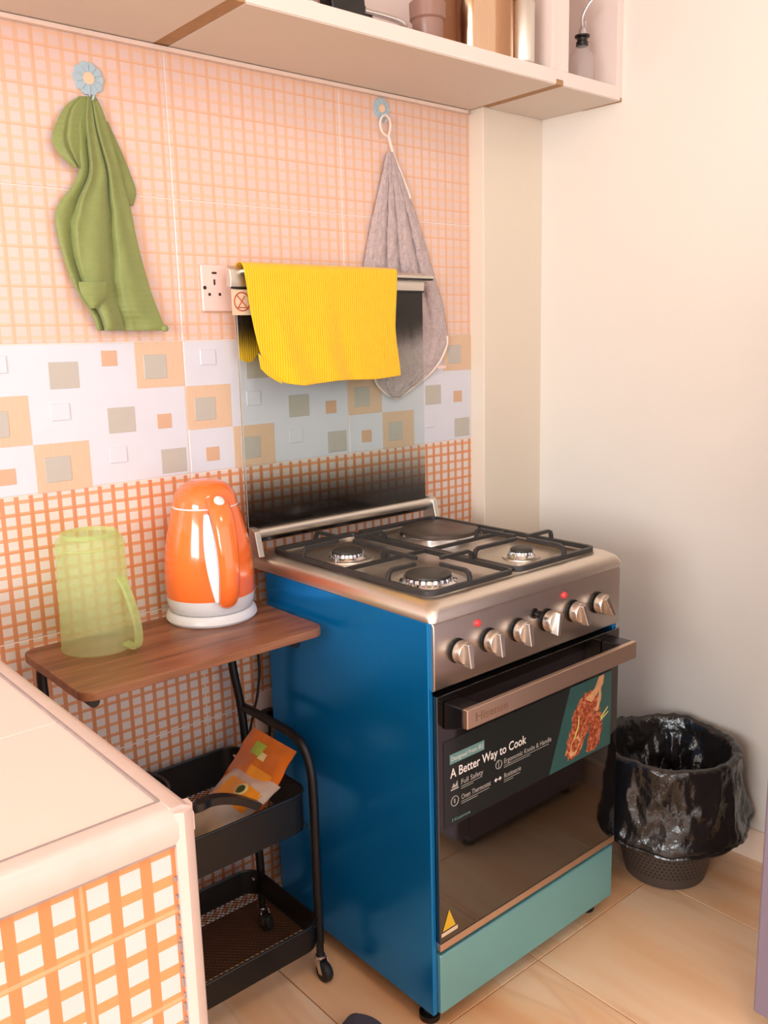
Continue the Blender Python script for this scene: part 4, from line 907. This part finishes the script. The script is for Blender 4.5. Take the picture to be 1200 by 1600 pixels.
# ================================================================== THINGS IN THE TRAY
ZT = 0.373
fpn = thing('frying_pan', 'dark grey frying pan with a black curved handle in the top tray', 'pan', (-0.168, -0.152, ZT + 0.0))
MB().lathe([(0.075, 0.0), (0.088, 0.004), (0.100, 0.112), (0.1035, 0.115), (0.0985, 0.112), (0.086, 0.007), (0.003, 0.005)], (-0.168, -0.152, ZT + 0.004), 48).obj('pan_bowl', 'plastic_grey', fpn)
hp_ = smoothpath([(-0.110, -0.255, 0.475)] + [tuple(at(a, b, y=-0.335)) for a, b in ((303, 1262), (325, 1252), (350, 1248), (378, 1251), (403, 1259))], 5)
MB().bar(hp_, 0.022, 0.016).obj('pan_handle', 'black_plastic', fpn, bevel=0.004)
q0 = at(345, 1243.5, y=-0.335); q1 = at(372, 1245.5, y=-0.335)
MB().bar([tuple(q0), tuple(q1)], 0.007, 0.002).obj('handle_inlay', 'steel_knob', fpn)
# orange pouch leaning on the hoop, clear pouch lying across it
def pouch(name, mat, label, O, U_, V_, lu, lv, puff, seed=0.0):
    O = Vector(O); U_ = Vector(U_).normalized(); V_ = Vector(V_); V_ = (V_ - U_ * V_.dot(U_)).normalized(); Nn = U_.cross(V_).normalized()
    if Nn.z < 0: Nn = -Nn
    def fn(s, t, sgn=1, lift=0.0):
        e = min(1, 8 * min(s, 1 - s)) * min(1, 8 * min(t, 1 - t)); e = e ** 0.6
        body = math.sin(PI * s) ** 0.5 * max(0, math.sin(PI * min(1, t * 1.05))) ** 0.6
        nz_ = noise.noise(Vector((s * 3.2 + seed, t * 4.2, seed))) * 0.005 + noise.noise(Vector((s * 9 + seed, t * 10, 2))) * 0.0016
        return tuple(O + U_ * lu * (s - 0.5) + V_ * lv * t + Nn * (sgn * puff * body * e * (1 + 40 * nz_) + nz_ + 0.0005 * sgn + lift))
    th_ = thing(name, label, 'food pouch', tuple(O), 'food pouches in the tray')
    b = MB(); b.grid(lambda s, t: fn(s, t, 1), 24, 30); b.grid(lambda s, t: fn(s, t, -1), 24, 30); b.obj('pouch_film', mat, th_)
    def onp(nm, mt, s0, s1, t0, t1, lift=0.0008):
        MB().grid(lambda a, c: fn(s0 + (s1 - s0) * a, t0 + (t1 - t0) * c, 1, lift), 10, 10).obj(nm, mt, th_)
    def disc(nm, mt, sc, tc, r, lift):
        MB().grid(lambda a, c: fn(sc + r * c * math.cos(2 * PI * a) / lu, tc + r * c * math.sin(2 * PI * a) / lv, 1, lift), 20, 3).obj(nm, mt, th_)
    return onp, disc
onp, disc = pouch('orange_pouch', 'pouch_orange', 'shiny orange food pouch with a green label leaning on the trolley hoop', (0.018, -0.228, 0.383), (0.0, 1, 0.0), (0.142, 0.012, 0.146), 0.170, 0.205, 0.011, 1.7)
onp('green_label', 'pouch_label_green', 0.52, 0.74, 0.76, 0.90); onp('cream_label', 'pouch_label_cream', 0.40, 0.53, 0.74, 0.82); onp('amber_print', 'pouch_label_amber', 0.12, 0.55, 0.40, 0.66)
onp, disc = pouch('clear_pouch', 'bag_clear', 'clear pouch of yellow grain lying in the top tray', (-0.062, -0.252, 0.398), (0.0, 1, 0.0), (0.17, -0.004, 0.078), 0.150, 0.185, 0.016, 4.2)
onp('grain', 'pouch_grain', 0.06, 0.94, 0.03, 0.30, -0.0012); onp('orange_print', 'pouch_label_amber', 0.10, 0.85, 0.50, 0.80); disc('round_seal', 'pouch_label_cream', 0.42, 0.70, 0.017, 0.0016); disc('seal_mark', 'seal_dark', 0.42, 0.70, 0.011, 0.0022)

# ================================================================== BIN AND BAG
BC = (1.085, -0.625, 0.0)
bn_ = thing('waste_basket', 'dark brown perforated plastic waste basket beside the cooker', 'bin', BC)
prof = [(0.094, 0.0), (0.100, 0.004), (0.106, 0.03), (0.124, 0.12), (0.142, 0.22), (0.158, 0.325), (0.166, 0.335), (0.166, 0.343), (0.160, 0.345), (0.153, 0.325), (0.120, 0.12), (0.096, 0.008), (0.003, 0.006)]
bo = MB().lathe(prof, BC, 72).obj('basket', 'basket_plastic', bn_)
uvl = bo.data.uv_layers.new(name='UVMap')
for p in bo.data.polygons:
    us = []
    for li in p.loop_indices:
        v = bo.data.vertices[bo.data.loops[li].vertex_index].co; us.append([(math.atan2(v.y, v.x) / (2 * PI)) % 1.0, v.z / 0.345])
    if max(u[0] for u in us) - min(u[0] for u in us) > 0.5:
        for u in us:
            if u[0] < 0.5: u[0] += 1
    for li, u in zip(p.loop_indices, us): uvl.data[li].uv = u
bg = MB(); NB = 180; levels = 64
def bagpt(i, a):
    t = i / levels
    nz_ = lambda f, s: noise.noise(Vector((math.cos(a) * f, math.sin(a) * f, s)))
    wob = 0.010 * nz_(2.2, 1.0)
    tail = 0.040 * bumpf(((a + 0.62 + PI) % (2 * PI)) - PI, 0.0, 0.20)
    if t < 0.45:              # skirt hanging outside
        u = t / 0.45; r = 0.186 - 0.012 * u + (1 - u) * (0.006 + wob) + tail * (1 - u) ** 2; z = 0.150 + 0.02 * nz_(1.3, 7.0) * (1 - u) + (0.350 - 0.150) * u
        pl = math.sin(PI * u) ; r += -0.016 * pl ** 0.7 * abs(nz_(3.0, 3.0 + u * 1.6)) + 0.010 * pl * nz_(1.8, 9.0 + u * 1.5) - 0.008 * pl ** 0.6 * abs(nz_(6.0, 5 + u * 3.5)) + 0.003 * nz_(14.0, u * 7)
        if u < 0.16: r += 0.004 * math.sin(u / 0.16 * PI)
    elif t < 0.55:            # over the rim
        u = (t - 0.45) / 0.10; r = 0.174 - 0.026 * u; z = 0.350 + 0.008 * math.sin(PI * u) + 0.010 * nz_(1.5, 2.0) + 0.003 * nz_(8.0, 2.0); r += 0.003 * nz_(9.0, 6.0)
    else:                     # crumpled lining inside
        u = (t - 0.55) / 0.45; r = 0.147 * (1 - u ** 2.2 * 0.96) - 0.012 * math.sin(PI * u) ; z = 0.350 - 0.22 * min(1, u * 1.35)
        r -= 0.030 * math.sin(PI * u) * abs(nz_(3.4, 11 + u * 4)) + 0.010 * math.sin(PI * u) * abs(nz_(8, 3 + u * 6)); z += 0.04 * math.sin(PI * u) * nz_(4.0, 21 + u * 2)
    z += 0.004 * nz_(6, t * 9)
    if t >= 0.5:
        lim = interp([(0.0, 0.09), (0.12, 0.112), (0.325, 0.147), (0.5, 0.149)], z); r = min(r, lim if t >= 0.55 else max(lim, r))
    return (BC[0] + r * math.cos(a), BC[1] + r * math.sin(a), z)
vs = [bagpt(i, 2 * PI * k / NB) for i in range(levels + 1) for k in range(NB)]
fs = [(i * NB + k, i * NB + (k + 1) % NB, (i + 1) * NB + (k + 1) % NB, (i + 1) * NB + k) for i in range(levels) for k in range(NB)] + [tuple(levels * NB + k for k in range(NB))]
bg.add(vs, fs); bgo = bg.obj('bin_bag', 'bag_black', off=(BC[0], BC[1], 0.13)); tag(bgo, 'glossy black bin bag lining the waste basket, folded over its rim', 'bag')
hem = [bagpt(0, 2 * PI * k / 90) for k in range(91)]
MB().tube(hem, [0.0055 + 0.0025 * noise.noise(Vector((math.cos(k * 0.0698) * 5, math.sin(k * 0.0698) * 5, 0))) for k in range(91)], 8, cap=False).obj('rolled_hem', 'bag_black', bgo)

# ================================================================== APPLIANCE AT THE RIGHT EDGE, SLIPPER
fr_ = thing('refrigerator', 'tall mauve-grey appliance side cut off by the right frame edge', 'refrigerator', (0.98, -1.35, 0))
MB().box(0.765, 1.26, -1.66, -1.05, 0.03, 1.55).obj('cabinet_shell', 'fridge_mauve', fr_, bevel=0.006)
MB().box(0.715, 0.762, -1.66, -1.05, 0.05, 1.02).obj('lower_door', 'fridge_mauve', fr_, bevel=0.006)
MB().box(0.715, 0.762, -1.66, -1.05, 1.03, 1.55).obj('upper_door', 'fridge_mauve', fr_, bevel=0.006)
for z0, z1 in ((0.70, 0.98), (1.07, 1.30)): MB().bar([(0.70, -1.62, z0), (0.70, -1.62, z1)], 0.02, 0.02).obj('door_handle', 'chrome', fr_, bevel=0.003)
for x in (0.80, 1.22):
    for y in (-1.62, -1.09): MB().lathe([(0.02, 0), (0.02, 0.03)], (x, y, 0), 16).obj('foot', 'black_plastic', fr_)
sp_ = thing('slipper', 'slate-grey slipper toe at the bottom edge of the picture', 'slipper', (0.08, -0.60, 0))
tip = Vector((0.135, -0.505, 0)); dd = Vector((-0.30, -0.95, 0)).normalized(); ss = Vector((0, 0, 1)).cross(dd)
def foot_outline(z, gr, L=0.25):
    out = []
    for k in range(40):
        a = 2 * PI * k / 40; u = 0.5 - 0.5 * math.cos(a); wdt = (0.047 * max(0.0, 1 - max(0, 1 - u / 0.24) ** 2) ** 0.5 - 0.012 * bumpf(u, 0.62, 0.16)) * (1 if u < 0.8 else math.sqrt(max(0, 1 - ((u - 0.8) / 0.2) ** 2)))
        if u > 0.8: wdt = 0.036 * math.sqrt(max(0, 1 - ((u - 0.8) / 0.2) ** 2))
        sg = 1 if math.sin(a) >= 0 else -1
        p = tip + dd * (u * L) + ss * sg * (wdt + gr); out.append((p.x, p.y, z))
    return out
MB().prism(foot_outline(0.0, 0.0), (0, 0, 0.022)).obj('sole', 'slipper_slate', sp_, bevel=0.004)
up = MB()
def upper(s, t):
    u = 0.015 + 0.44 * t; wdt = 0.047 * max(0.0, 1 - max(0, 1 - u / 0.24) ** 2) ** 0.5; a = PI * s
    p = tip + dd * (u * 0.25) + ss * (math.cos(a) * wdt); return (p.x, p.y, 0.021 + math.sin(a) * (0.016 + 0.04 * t))
up.grid(upper, 20, 14); up.obj('vamp', 'slipper_slate', sp_, solid=0.004)
